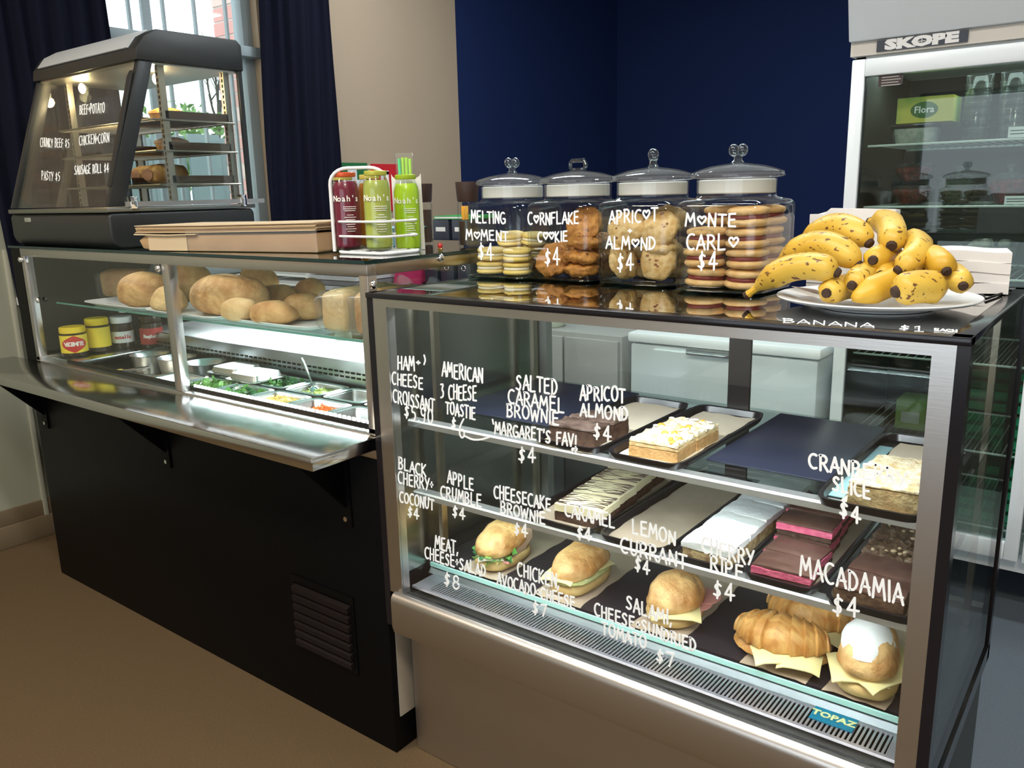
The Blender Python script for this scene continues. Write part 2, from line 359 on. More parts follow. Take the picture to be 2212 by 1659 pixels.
# curtains
def curtain(name, pts, z0, z1, label, amp=.022, folds=9, gather=None):
    """pts: y at the hem and at the head; a thick pleated sheet hanging 8 cm off the wall"""
    (ya0, yb0), (ya1, yb1) = pts; n = folds*10; mb = MB(); rows = 14; vs = []
    for j in range(rows+1):
        t = j/rows; z = z0+(z1-z0)*t; e = t**.8
        ya = ya0+(ya1-ya0)*e; yb = yb0+(yb1-yb0)*e
        for side in (0, 1):
            for i in range(n+1):
                s = i/n; x = XL+.085+amp*math.sin(s*folds*2*PI+.6*math.sin(z*1.7))*(1-.3*t) + .012*math.sin(s*7+z*2) + (.004 if side else 0)
                vs.append((x, ya+(yb-ya)*s + .012*math.sin(z*3+s*9), z))
    k = n+1; fs = []
    for j in range(rows):
        for side in (0, 1):
            b0 = (j*2+side)*k; b1 = ((j+1)*2+side)*k
            for i in range(n): fs.append((b0+i, b0+i+1, b1+i+1, b1+i) if side else (b0+i, b1+i, b1+i+1, b0+i+1))
        for i in (0, n): fs.append(((j*2)*k+i, (j*2+1)*k+i, ((j+1)*2+1)*k+i, ((j+1)*2)*k+i))
    mb.add(vs, fs); return tag(mb.build(name, cloth, ang=80), label, 'curtain')
curtain('curtain', ((1.49, 2.00), (1.44, 2.03)), .06, 3.0, 'dark navy curtain gathered behind the black pie warmer', folds=7)
curtain('curtain', ((2.70, 3.24), (2.84, 3.30)), .06, 3.0, 'full-length dark navy curtain hanging right of the window', folds=6)
tag(MB().tube([(XL+.085, 1.2, 3.02), (XL+.085, 3.5, 3.02)], .014, 10).build('curtain_rod', black), 'black curtain rod above the window', 'rod')

# ---- outside the window
struct('ground', B(-14, XL-.2, -4, 12, -.3, -.2), M('outside_ground', (.25, .27, .24), .9))
fm = M('fence_panel_grey', (.26, .33, .34), .6)
fn = thing('garden_fence', 'tall grey fence of vertical sheets outside the window', 'fence', (-6.6, 4, -.2))
yy = 1.6
while yy < 7.6:
    B(-6.62+.03*((int(yy*10)) % 2), -6.59+.03*((int(yy*10)) % 2), yy, yy+.30, -.2, 1.98+.02*math.sin(yy*5)).build('panel', fm, fn); yy += .315
for k in range(5): B(-6.56, -6.50, 1.9+k*1.35, 1.97+k*1.35, -.2, 2.06).build('post', M('fence_post', (.50, .56, .58), .5), fn)
leafm = M('hedge_leaf', (.16, .30, .09), .6, col2=(.30, .46, .16), ns=6)
barkm = M('bark', (.10, .085, .07), .9)
def leafy(name, c, r, n, label, cat, size=.05, seed=1, trunk=True):
    rnd = random.Random(seed); t = thing(name, label, cat, (c[0], c[1], -.2)); mb = MB()
    for i in range(n):
        d = Vector((rnd.gauss(0, 1), rnd.gauss(0, 1), rnd.gauss(0, 1))).normalized()*rnd.uniform(.35, 1)
        p = Vector(c)+Vector((d.x*r[0], d.y*r[1], d.z*r[2])); a = Vector((rnd.gauss(0, 1), rnd.gauss(0, 1), rnd.gauss(0, 1))).normalized(); b = a.orthogonal().normalized(); s = size*rnd.uniform(.6, 1.3)
        mb.add([p-a*s, p+b*s*.5, p+a*s, p-b*s*.5], [(0, 1, 2, 3)])
    f = mb.build('foliage', leafm, t); f['kind'] = 'stuff'
    MB().tube([(c[0], c[1], -.2), (c[0]+.03, c[1]+.02, c[2])], [.04, .015], 6).build('trunk', barkm, t)
leafy('garden_shrub', (-7.1, 4.45, 1.95), (.25, .60, .42), 420, 'leafy green shrub rising behind the fence, left of the pair', 'shrub', seed=2)
leafy('garden_shrub', (-7.1, 5.60, 1.90), (.25, .55, .40), 420, 'leafy green shrub rising behind the fence, right of the pair', 'shrub', seed=3)
leafy('garden_shrub', (-6.1, 4.35, .75), (.22, .60, .35), 380, 'low leafy shrub in front of the fence', 'shrub', seed=6)
tr = thing('bare_tree', 'thin bare tree with fine branches beyond the fence', 'tree', (-7.6, 5.1, -.2))
rnd = random.Random(11)
def branch(mb, p, d, L, r, k):
    q = p+d*L; mb.tube([p, p.lerp(q, .5)+Vector((rnd.uniform(-.05, .05), rnd.uniform(-.05, .05), 0))*L, q], [r, r*.8, r*.6], 5)
    if k:
        for i in range(3):
            e = (d+Vector((rnd.uniform(-.7, .7), rnd.uniform(-.9, .9), rnd.uniform(-.2, .6)))).normalized(); branch(mb, p.lerp(q, rnd.uniform(.5, 1)), e, L*rnd.uniform(.55, .8), r*.55, k-1)
mb = MB().tube([(-7.6, 5.1, -.2), (-7.6, 5.15, 1.2)], [.07, .06], 7); mb.build('trunk', barkm, tr)
mb = MB(); branch(mb, Vector((-7.6, 5.15, 1.2)), Vector((0, -.1, 1)), .9, .045, 4); o = mb.build('branches', barkm, tr); o['kind'] = 'stuff'
# painted brick pier beyond the glass
pier = thing('brick_pier', 'pale pink painted brick pier outside the right edge of the window', 'pier', (-4.25, 3.02, -.2))
B(-4.34, -4.13, 2.965, 3.14, -.2, 3.2).build('core', M('mortar', (.72, .66, .62), .9), pier)
br_m = [M('brick_pink', (.80, .42, .38), .85), M('brick_pale', (.86, .62, .56), .85)]
meb = [B(-.105, .105, -.0935, .0935, 0, .066).mesh('brick', x) for x in br_m]; meh = [B(-.105, .105, -.044, .044, 0, .066).mesh('brick', x) for x in br_m]
for k in range(34):
    z = .42+k*.077
    if k % 2: o = lobj('brick', meb[k // 2 % 2], pier, (.015, .032, z+.2))
    else:
        lobj('brick', meh[0], pier, (.015, -.015, z+.2)); lobj('brick', meh[1], pier, (.015, .081, z+.2))

# ---- safety signs on the beige wall
def wall_sign(name, px0, px1, py0, z0, mt, label, bars):
    a = at_x(px0, py0, XL); b = at_x(px1, py0, XL); t = thing(name, label, 'sign', (XL+.004, (a.y+b.y)/2, (z0+a.z)/2))
    B(XL, XL+.008, a.y, b.y, z0, a.z).build('plate', mt, t); cy, w_ = (a.y+b.y)/2, b.y-a.y; h = a.z-z0
    mb = MB()
    for (u0, u1, v0, v1) in bars: mb.box(XL+.008, XL+.011, a.y+w_*u0, a.y+w_*u1, z0+h*v0, z0+h*v1)
    mb.build('symbol', white, t); return t
wall_sign('first_aid_sign', 722, 791, 351, 1.36, M('sign_green', (.02, .16, .05), .5), 'green sign with a white cross on the beige wall', [(.36, .64, .12, .92), (.08, .36, .38, .66), (.64, .92, .38, .66)])
wall_sign('fire_sign', 800, 857, 354, 1.36, M('sign_red', (.62, .02, .03), .5), 'red sign with a white symbol on the beige wall', [(.32, .42, .30, .82), (.32, .62, .78, .86), (.54, .62, .66, .84)])

# ================================================================ LEFT: sandwich bar
LX0, LX1, LY0, LY1 = -3.35, -1.445, 1.33, 2.03
sb = thing('sandwich_bar', 'long black sandwich bar with glass case and steel tray shelf, left of the cake case', 'counter', (-2.4, 1.68, 0))
B(LX0, LX1-.002, LY0, LY1, .0, .82).build('base', black, sb, bevel=.002)
B(LX0, -3.275, LY0, LY1, .84, 1.298).build('side_panel', black, sb)
B(LX1-.004, LX1+.001, LY0+.02, LY1-.02, .10, .80).build('side_cladding', M('cladding_beige', (.42, .37, .30), .5), sb)
# steel rim round the pan well, pan deck
MB().box(-3.275, LX1, LY0, LY0+.044, .82, .884).box(-3.275, LX1, LY1-.04, LY1, .84, .90).box(-3.275, -3.24, LY0, LY1, .84, .90).box(LX1-.03, LX1, LY0, LY1, .84, .90).build('well_rim', steel, sb, bevel=.003)
B(-3.24, LX1-.03, LY0+.044, LY1-.04, .822, .832).build('well_deck', M('well_steel', (.36, .38, .38), .3, 1.0), sb)
# tray shelf and its gussets
B(-3.46, LX1, 1.128, LY0-.001, .848, .880).build('tray_shelf', steel_shelf, sb, bevel=.003)
for i, bx in enumerate((-3.271, -2.426, -1.575)):
    g = MB().prism([(LY0-.001, .846), (LY0-.17, .846), (LY0-.001, .665)], 'x', bx-.004, bx+.004).box(bx-.02, bx+.02, LY0-.006, LY0-.0005, .62, .845).build('bracket', black, sb)
    MB().ring((0, 0, 0), [.007, .007, .004], [0, .003, .005], 10).v
    b = MB().ring((bx, LY0-.006, .640), [.007, .006], [0, .0], 10)
    vs = [(bx+.007*math.cos(a*PI/5), LY0-.007, .640+.007*math.sin(a*PI/5)) for a in range(10)]
    MB().prism([(v[0], v[2]) for v in vs], 'y', LY0-.010, LY0-.006).build('bolt', chrome, g)
# louvred vent
vent = MB().box(-1.835, -1.575, LY0-.004, LY0-.0005, .395, .415).box(-1.835, -1.575, LY0-.004, LY0-.0005, .185, .2).box(-1.835, -1.822, LY0-.004, LY0-.0005, .2, .395).box(-1.588, -1.575, LY0-.004, LY0-.0005, .2, .395).build('vent_frame', black, sb)
ventm = M('vent_slat_brown', (.012, .008, .008), .55, spec=.2)
sl = MB().prism([(0, 0), (-.012, -.004), (-.014, .012), (0, .017)], 'x', -.117, .117).mesh('slat', ventm)
for k in range(7): lobj('slat', sl, vent, Vector((-1.705, LY0-.002, .206+k*.0275))-OFF[sb.name])
# glass case: posts, rails, panes, glass top
ZT = 1.300
post = lambda x0, x1, y0, y1: B(x0, x1, y0, y1, .884, 1.27)
post(-3.272, -3.245, LY0, LY0+.03).build('post', steel, sb, bevel=.002)
post(-2.332, -2.296, LY0, LY0+.03).build('post', steel, sb, bevel=.002)
post(LX1-.03, LX1, LY0, LY0+.03).build('post', steel, sb, bevel=.002)
post(LX1-.03, LX1, LY1-.03, LY1).build('post', steel, sb, bevel=.002)
post(-3.272, -3.245, LY1-.03, LY1).build('post', steel, sb, bevel=.002)
B(-3.275, LX1, LY0, LY0+.03, 1.268, 1.297).build('top_rail', steel, sb, bevel=.002)
B(-3.275, LX1, LY1-.03, LY1, 1.268, 1.297).build('top_rail', steel, sb, bevel=.002)
B(LX1-.03, LX1, LY0+.03, LY1-.03, 1.268, 1.297).build('top_rail', bronze, sb, bevel=.002)
tg = B(-3.345, LX1+.004, LY0-.008, LY1, 1.298, 1.306).build('glass_top', glass_top2, sb)
MB().box(-3.345, LX1+.004, LY0-.0095, LY0-.008, 1.298, 1.306).box(LX1+.004, LX1+.0055, LY0-.008, LY1, 1.298, 1.306).build('glass_edge', M('dark_glass_edge', (.01, .03, .03), .15), tg)
for x0, x1 in ((-3.245, -2.345), (-2.283, LX1-.032)):
    B(x0, x1, LY0+.008, LY0+.0095, .885, 1.268).build('front_pane', glass_front, sb)
B(LX1-.018, LX1-.013, LY0+.032, LY1-.032, .902, 1.268).build('end_pane', glass, sb)
for i, (px, py) in enumerate(((805, 615), (341, 580), (44, 561), (81, 648))):
    p = at_y(px, py, LY0-.004); s = blob(.0105, .008, .0105, nu=12, nv=8); s.v = [v+p for v in s.v]; s.build('clip_stud', chrome, sb)
p = at_x(953, 556, LX1+.004); s = blob(.008, .010, .010, nu=12, nv=8); s.v = [v+p for v in s.v]; s.build('clip_stud', chrome, sb)
# inner glass shelf
gs = B(-3.20, LX1-.04, 1.40, 1.82, 1.092, 1.098).build('glass_shelf', GL('shelf_glass', (.80, .93, .90), 1.0), sb)
B(-3.20, LX1-.04, 1.3985, 1.40, 1.092, 1.098).build('shelf_edge', glass_edge, gs)
for x in (-2.9, -1.74): MB().ring((x, 1.50, 1.068), [.022, .024, .020], [0, .012, .0235], 16).build('shelf_support', white, gs)
# cutting board ledge, riser with slots
B(-3.20, LX1-.04, 1.700, LY1-.05, .925, .955).build('cutting_board', M('board_white', (.82, .84, .84), .45), sb, bevel=.004)
B(-3.20, LX1-.04, 1.686, 1.698, .832, .955).build('riser', M('riser_steel', (.55, .57, .58), .28, 1.0), sb)
mb = MB()
for r_, z in enumerate((.900, .915)):
    x = -3.18
    while x < LX1-.06:
        mb.box(x, x+.017, 1.6842, 1.6858, z, z+.006); x += .026
o = mb.build('vent_slots', black, sb); o['kind'] = 'stuff'
B(-3.238, -3.05, 1.37, 1.74, .884, .893).build('side_ledge', M('ledge_steel', (.5, .55, .55), .25, 1.0), sb, bevel=.002)
# LED strip along the front of the well and tube under the shelf
led = B(-3.1, LX1-.05, LY0+.032, LY0+.041, .8842, .8955).build('led_strip', black, sb)
ledm = M('led_light', (1, 1, 1), .4, emis=(.86, .96, 1), es=60)
lm = B(-.0042, .0042, -.002, .002, 0, .0065).mesh('led', ledm)
for k in range(46): lobj('led', lm, led, Vector((-2.28+k*.0178, LY0+.0365, .8957))-OFF[sb.name])
TUBE_L = B(-2.95, LX1-.10, 1.775, 1.80, 1.060, 1.078).build('lamp_tube', M('tube_on', (1, 1, 1), .4, emis=(.88, .97, 1), es=6), sb)
area('sandwich_bar_lamp', (-2.10, 1.79, 1.056), (1.35, .03), 9, (.86, .95, 1.0))
area('sandwich_bar_fill_front', (-2.2, 1.40, 1.262), (1.6, .02), 1.0, (.92, .96, 1.0), rot=(.5, 0, 0))  # added fill without a fixture, evens the light inside the bar
# card stickers
for k, (py0, py1, mt_, tx) in enumerate(((536, 545, ('sticker_blue', (.30, .52, .66)), ''), (548, 566, ('sticker_white', (.75, .82, .85)), 'VISA'), (576, 594, ('sticker_red', (.30, .04, .05)), ''), (602, 618, ('sticker_orange', (.75, .22, .06)), ''))):
    a = at_y(49, py1, LY0+.0065); b = at_y(67, py0, LY0+.0065); x0 = a.x+.004*k
    st = B(x0, x0+.042, LY0+.0055, LY0+.0078, a.z, b.z).build('card_sticker', M(*mt_), sb)
    if tx: print_text('sticker_text', tx, .019, M('sticker_ink', (.02, .08, .35)), st, (x0+.021, LY0+.0045, (a.z+b.z)/2), (1, 0, 0), (0, 0, 1))

# ---- pans in the well
PW, PD = .168, .134
def pan_mesh(w_, d_, h, t=.0025):
    mb = MB(); n = 28
    rs = [(w_/2, d_/2), (w_/2-.006, d_/2-.006), (w_/2-.012, d_/2-.012), (w_/2-.020, d_/2-.020), (w_/2-.024, d_/2-.024), (w_/2-.026, d_/2-.026), (w_/2-.016, d_/2-.016), (w_/2, d_/2)]
    zs = [h+.001, h+.004, h+.001, -.0+.006, 0.003, 0, h-.002, h-.001]
    return mb.ring((0, 0, 0), rs[:5], zs[:5], n, sq=7, cap0=False, cap1=True).ring((0, 0, 0), [rs[5], rs[6], rs[7]], [0, h-.003, h], n, sq=7, cap0=True, cap1=False)
pans = {}
pmesh = pan_mesh(PW, PD, .045).mesh('pan', pan_steel)
def pan(x, y, label, z=.8335):
    o = lobj('food_pan', pmesh, None, (x, y, z)); tag(o, label, 'pan', 'steel food pans in the sandwich bar'); return o
FR, BK = 1.452, 1.598
def stuff_leaves(name, x, y, w_, d_, z, cols, n, size, label, seed, cat, thick=.0015, lift=.036):
    rnd = random.Random(seed); mb = MB(); 
    for i in range(n):
        mb.cur = i % len(cols); p = Vector((x+rnd.uniform(-w_, w_)/2, y+rnd.uniform(-d_, d_)/2, z+rnd.uniform(0, lift))); a = Vector((rnd.gauss(0, 1), rnd.gauss(0, 1), rnd.gauss(0, .5))).normalized(); b = Vector((rnd.gauss(0, 1), rnd.gauss(0, 1), rnd.gauss(0, .4))); b = (b-a*b.dot(a)).normalized(); c = a.cross(b); s = size*rnd.uniform(.6, 1.2)
        pts = [p-a*s, p-a*s*.3+b*s*.45+c*s*.1, p+a*s*.5+b*s*.38, p+a*s, p+a*s*.45-b*s*.4+c*s*.12, p-a*s*.3-b*s*.42]
        mb.add(pts+[q+c*thick for q in pts], [(0, 1, 2, 3, 4, 5), (11, 10, 9, 8, 7, 6)]+[(k, (k+1) % 6, 6+(k+1) % 6, 6+k) for k in range(6)])
    o = mb.build(name, cols, ang=50); return tag(o, label, cat, kind='stuff')
lf = [M('leaf_green', (.10, .30, .06), .5, spec=.3), M('leaf_light', (.22, .45, .12), .5, spec=.3), M('leaf_dark', (.03, .14, .05), .5, spec=.3)]
pan(-2.34, FR, 'steel pan of green salad leaves, first in the front row past the middle post'); stuff_leaves('salad_leaves', -2.34, FR, .125, .10, .848, lf[:2], 130, .017, 'pale green lettuce leaves heaped in the leftmost front pan', 1, 'salad')
pan(-2.165, FR, 'steel pan of dark salad leaves beside the lettuce pan'); stuff_leaves('spinach_leaves', -2.165, FR, .125, .10, .848, [lf[0], lf[2]], 130, .016, 'darker green leaves in the pan between the lettuce and the cheese', 2, 'salad')
pan(-1.99, FR, 'steel pan of grated yellow cheese in the front row')
def shreds(name, x, y, w_, d_, z, col, n, L, label, seed, cat, bulk):
    rnd = random.Random(seed); mb = MB().ring((x, y, z), [(w_*.48, d_*.48), (w_*.44, d_*.44), (w_*.2, d_*.2)], [0, bulk*.6, bulk], 16, sq=3)
    for i in range(n):
        u, v = rnd.uniform(-1, 1), rnd.uniform(-1, 1); zz = z+bulk*(1-.45*max(abs(u), abs(v))) + rnd.uniform(-.003, .006)
        p = Vector((x+u*w_*.45, y+v*d_*.45, zz)); a = Vector((rnd.gauss(0, 1), rnd.gauss(0, 1), rnd.gauss(0, .3))).normalized()*L; mb.tube([p-a, p+Vector((0, 0, .002)), p+a], .0016, 4)
    return tag(mb.build(name, col), label, cat, kind='stuff')
shreds('grated_cheese', -1.99, FR, .130, .105, .839, M('cheese_yellow', (.80, .62, .20), .5), 320, .010, 'grated yellow cheese filling a front pan', 3, 'cheese', .040)
pan(-1.815, FR, 'steel pan with a little grated carrot in the front row'); shreds('grated_carrot', -1.80, FR+.005, .105, .085, .839, M('carrot_orange', (.85, .22, .03), .5), 260, .011, 'orange grated carrot in the front pan', 4, 'carrot', .034)
pan(-1.64, FR, 'empty steel pan in the front row nearest the cake case')
pan(-1.64, BK, 'empty steel pan in the back row nearest the cake case')
pan(-1.815, BK, 'steel pan behind the carrot pan, empty')
pan(-1.99, BK, 'steel pan of shredded lettuce with a spoon standing in it'); shreds('shredded_lettuce', -1.985, BK, .115, .095, .839, M('lettuce_shred', (.50, .62, .16), .5), 160, .012, 'shredded yellow-green lettuce round the spoon', 5, 'lettuce', .036)
pan(-2.165, BK, 'steel pan of dark rocket leaves in the back row'); stuff_leaves('rocket_leaves', -2.165, BK, .125, .10, .848, [lf[2], lf[0]], 110, .014, 'dark rocket leaves in the back row pan', 6, 'salad')
pan(-2.34, BK, 'steel pan under the two upturned pans, back row')
pan(-2.515, FR, 'steel pan with small dark scraps left of the lettuce')
B(-3.02, -2.62, FR-.075, FR+.075, .8325, .836).build('blank_cover', pan_steel, sb)
for (x, y, s_, lb) in ((-2.42, BK+.01, 1.0, 'shallow steel pan turned upside down on the back row, left one'), (-2.27, BK-.02, 1.0, 'shallow steel pan turned upside down, in front of the other upturned pan')):
    o = MB().ring((0, 0, 0), [(.079, .071), (.079, .071), (.068, .060), (.062, .054)], [0, .003, .004, .020], 28, sq=7).build('upturned_pan', pan_steel); o.location = (x, y, .8845); o.rotation_euler = (0, 0, .05); tag(o, lb, 'pan')
for i, (x, y, lb) in enumerate(((-2.93, 1.585, 'round steel pot in the sandwich bar, leftmost of three'), (-2.78, 1.605, 'round steel pot in the sandwich bar, middle of three'), (-2.60, 1.605, 'round steel pot in the sandwich bar, rightmost of three'))):
    o = MB().ring((0, 0, 0), [.05, .055, .066, .070, .068, .062, .052], [0, 0, .060, .066, .066, .060, .006], 28, cap0=True, cap1=True).build('round_pot', pan_steel); o.location = (x, y, .8325); tag(o, lb, 'pot', 'round steel pots in the sandwich bar')
def spoon(a, b, label, name='serving_spoon', bowl=.018):
    a, b = Vector(a), Vector(b); d = (b-a); t = thing(name, label, 'spoon', a)
    MB().tube([a+d*.1, a+d*.5, a+d*.9, b], [.003, .0028, .005, .004], 8).build('handle', chrome, t)
    s = blob(bowl, .006, bowl*1.4, nu=14, nv=8); q = d.to_track_quat('Z', 'Y'); s.v = [q @ v + a for v in s.v]; s.build('bowl', chrome, t)
spoon((-1.985, BK-.01, .872), at_y(651, 775, BK+.03), 'steel spoon standing in the shredded lettuce')
for i, (a, b, lb) in enumerate((((-2.985, 1.44, .845), (-2.80, 1.51, .875), 'steel tongs lying on the covered well, left pair'), ((-2.70, 1.43, .855), (-2.57, 1.50, .885), 'steel tongs lying beside the lettuce pan'))):
    a, b = Vector(a), Vector(b); t = thing('tongs', lb, 'tongs', a)
    for s in (-1, 1): MB().tube([b, a.lerp(b, .5)+Vector((-.006*s, .014*s, 0)), a+Vector((-.008*s, .018*s, 0))], [.004, .005, .007], 6).build('arm', chrome, t)
# ---- spread jars on the side ledge
def jar_small(name, x, y, r, h, lidc, bodyc, labc, label, txt, txc, sq=2.0, z=.8935, lab=(.16, .74), clear=False):
    t = thing(name, label, 'jar', (x, y, z), 'spread jars on the ledge')
    MB().ring((x, y, z), [r*.9, r, r, r*.86], [0, .006, h*.76, h*.80], 24, sq=sq).build('body', bodyc, t)
    MB().ring((x, y, z), [r*.94, r*.97, r*.97, r*.9], [h*.80, h*.815, h*.97, h], 28, sq=sq).build('lid', lidc, t)
    if labc: 
        lb_ = MB().ring((x, y, z), [r*1.008, r*1.008], [h*lab[0], h*lab[1]], 28, sq=sq, cap0=False, cap1=False).build('label', labc, t)
    if txt == 'VEGEMITE':
        dd_ = math.atan2(CAM.y-y, CAM.x-x); cz = z+h*(lab[0]+lab[1])/2; vs = []; n_ = 12
        for i in range(n_+1):
            u = -1+2*i/n_; a = dd_+u*.98; hh = h*.23*(1-abs(u))**.7+.006
            for sz in (-1, 1): vs.append((x+r*1.012*math.cos(a), y+r*1.012*math.sin(a), cz+sz*hh))
        MB().add(vs, [(2*i, 2*i+2, 2*i+3, 2*i+1) for i in range(n_)]).build('label_lozenge', M('label_red_ink', (.55, .03, .02), .6), lb_)
    if txt:
        d = Vector((CAM.x-x, CAM.y-y, 0)).normalized(); n = len(txt); cu_w = r*1.5; xd = Vector((-d.y, d.x, 0))
        for i, c in enumerate(txt):
            a = (i-(n-1)/2)/max(n-1, 1)*1.25; dd = Matrix.Rotation(a, 3, 'Z') @ d; tx = Matrix.Rotation(a, 3, 'Z') @ xd
            print_text('letter', c, r*.46, txc, lb_, Vector((x, y, z+h*(lab[0]+lab[1])/2))+dd*(r*1.022), tx, (0, 0, 1), bold=.0006)
    return t
yel = M('lid_yellow', (.85, .62, .02), .35); yel2 = M('label_yellow', (.85, .66, .04), .5); brn = M('jar_dark_contents', (.03, .015, .008), .15, spec=.6)
ylt = M('label_white_ink', (.9, .88, .8), .6)
JARP = [(155, 762), (205, 752), (253, 744), (303, 735), (335, 730)]
jp = [at_z(px, py, .938) for px, py in JARP]
j1 = jar_small('spread_jar', -3.165, 1.425, .046, .112, yel, brn, yel2, 'yellow-lidded jar of dark yeast spread, nearest the front glass', 'VEGEMITE', ylt)
j2 = jar_small('spread_jar', -3.180, 1.525, .043, .130, yel, brn, yel2, 'taller yellow-lidded jar behind the first yeast spread jar', '', None)
j3 = jar_small('spread_jar', -3.170, 1.615, .042, .126, white, brn, M('label_pale', (.65, .66, .62), .6), 'white-lidded jar of brown hazelnut spread on the ledge', 'nutella', M('label_red_ink'), lab=(.20, .55))
j4 = jar_small('spread_jar', -3.09, 1.690, .042, .126, brn, brn, M('label_raspberry', (.45, .05, .04), .6), 'dark-lidded jar with a red raspberry jam label', 'Raspberry', ylt, lab=(.12, .62))

# ---- bread on the glass shelf
SZ = 1.0985
breadm = M('bread_crust', (.42, .19, .055), .6, col2=(.70, .45, .19), ns=16, nd=9, lo=.34, hi=.66, bump=.8, bs=70, spec=.3)
breadd = M('bread_dark', (.36, .15, .045), .55, col2=(.58, .33, .12), ns=18, nd=9, lo=.34, hi=.66, bump=.8, bs=70, spec=.3)
breadp = M('bread_pale', (.62, .38, .15), .6, col2=(.78, .58, .30), ns=16, nd=9, lo=.3, hi=.68, bump=.7, bs=70, spec=.3)
crumb = M('bread_slash', (.80, .58, .32), .8, col2=(.70, .46, .22), ns=30)
tray_m = MB().ring((0, 0, 0), [(.17, .115), (.178, .122), (.195, .138), (.205, .148), (.205, .148), (.192, .135), (.172, .117)], [0, .001, .010, .013, .016, .013, .004], 32, sq=9).mesh('tray', white)
for i, (x, y, rz, lb) in enumerate(((-2.79, 1.535, .0, 'white plastic bread tray on the glass shelf, left one'), (-2.375, 1.53, .0, 'white plastic bread tray on the glass shelf, middle one'), (-2.02, 1.60, .55, 'white plastic bread tray on the glass shelf, turned askew'))):
    if i == 2: x, y, rz = -1.965, 1.545, .0
    tag(lobj('bread_tray', tray_m, None, (x, y, SZ+.0003), (0, 0, rz)), lb, 'tray', 'white bread trays')
def loaf(x, y, z, rx, ry, rz, rot, mt, label, seed, slashes=1, tilt=0, e1=.85, name='bread_loaf'):
    t = thing(name, label, 'bread', (x, y, z))
    b = blob(rx, ry, rz, .010, 18, seed, 28, 16, e1=e1, e2=.9, fn=lambda v: Vector((v.x, v.y, v.z*(.55 if v.z < 0 else 1)))); 
    R_ = Euler((tilt, 0, rot)).to_matrix(); zz = rz*.55
    b.v = [R_ @ v + Vector((x, y, z+zz)) for v in b.v]; b.build('crust', mt, t, ang=80)
    for k in range(slashes):
        u = (k-(slashes-1)/2)*(1.1*rx/max(slashes, 1)); vs = []; n = 10; s = MB()
        pts = []
        for i in range(n+1):
            q = -1+2*i/n; py = ry*.62*q; px = u+.25*ry*q if slashes > 1 else rx*.62*q; py = py if slashes > 1 else ry*.10*math.sin(q*2)
            h = rz*math.sqrt(max(0, 1-(px/rx)**2-(py/ry)**2))**.85; pts.append(R_ @ Vector((px, py, h-.001)) + Vector((x, y, z+zz)))
        w_ = [.003+.012*math.sin(PI*i/n) for i in range(n+1)]
        s.tube(pts, w_, 8, flat=R_ @ Vector((0, 0, 1))); s.build('slash', crumb, t, ang=80)
    return t
T = SZ+.006
def lp(px, py, ry): p = at_z(px, py, T); return p.x-ry*.45, p.y+ry*.75     # footprint centre from the point where the crust meets the tray
def ploaf(px, py, rx, ry, rz, rot, mt, label, seed, slashes=0, **k):
    x, y = lp(px, py, ry); return loaf(x, y, T, rx, ry, rz, rot, mt, label, seed, slashes, **k)
ploaf(296, 668, .096, .070, .074, .45, breadm, 'big round crusty loaf at the left end of the bread shelf', 1, 1)
ploaf(392, 652, .110, .070, .090, -.10, breadm, 'large floured loaf directly behind the middle post', 2, 1)
ploaf(352, 678, .058, .052, .054, .5, breadp, 'pale round roll just left of the middle post', 3)
ploaf(478, 686, .150, .070, .080, .16, breadm, 'long oval loaf with a pale slash right of the middle post', 4, 1)
ploaf(552, 648, .085, .045, .078, .1, breadd, 'dark loaf lying behind the long oval loaf', 5)
ploaf(508, 698, .060, .045, .044, .1, breadp, 'small golden roll in front of the long oval loaf', 6)
ploaf(590, 672, .060, .048, .052, .3, breadd, 'round brown roll behind the two large rolls', 7)
ploaf(580, 704, .074, .052, .040, .25, breadm, 'wide golden roll at the front of the right tray', 8)
ploaf(648, 694, .062, .050, .048, .35, breadm, 'golden roll leaning at the back of the right tray', 9)
ploaf(662, 664, .060, .045, .058, .1, breadd, 'dark round roll behind the bagged loaf', 10)
def bagged(x, y, rz, L, W, H, label, seed, crumbm):
    t = thing('bagged_loaf', label, 'bread', (x, y, T)); R_ = Matrix.Rotation(rz, 3, 'Z')
    b = blob(W/2, L/2, H/2, .004, 14, seed, 28, 14, e1=.35, e2=.28, fn=lambda v: Vector((v.x*(1+.06*(v.z > .3*H)), v.y, v.z+(.010 if v.z > .2*H else 0)*math.cos(v.x/W*3))))
    b.v = [R_ @ v + Vector((x, y, T+H/2-.003)) for v in b.v]; b.build('loaf', crumbm, t, ang=80)
    b = blob(W/2+.008, L/2+.012, H/2+.006, .012, 45, seed+4, 40, 20, e1=.38, e2=.3, flat=-(H/2-.0035), fn=lambda v: Vector((v.x*(1-.5*max(0, (v.y-L*.42)/(L*.2))), v.y*1.05, v.z)))
    b.v = [R_ @ v + Vector((x, y, T+H/2-.003)) for v in b.v]; b.build('plastic_bag', film, t, ang=60)
    mb = MB().tube([R_ @ Vector((0, L/2, 0)) + Vector((x, y, T+H*.6)), R_ @ Vector((.01, L/2+.05, .02)) + Vector((x, y, T+H*.75))], [.012, .034], 10); mb.build('bag_neck', film, t)
    return t
bagged(-1.700, 1.545, .05, .24, .100, .105, 'square white loaf in clear plastic bag, next to the rolls', 3, breadp)
bagged(-1.555, 1.52, .0, .22, .085, .110, 'square loaf in clear plastic bag at the right end of the bread shelf', 5, breadm)
bagged(-3.085, 1.615, -1.0, .17, .085, .095, 'small bagged loaf at the far left back of the bread shelf', 6, breadm)
cr = [at_z(u, v, T) for u, v in ((195, 650), (235, 640))]

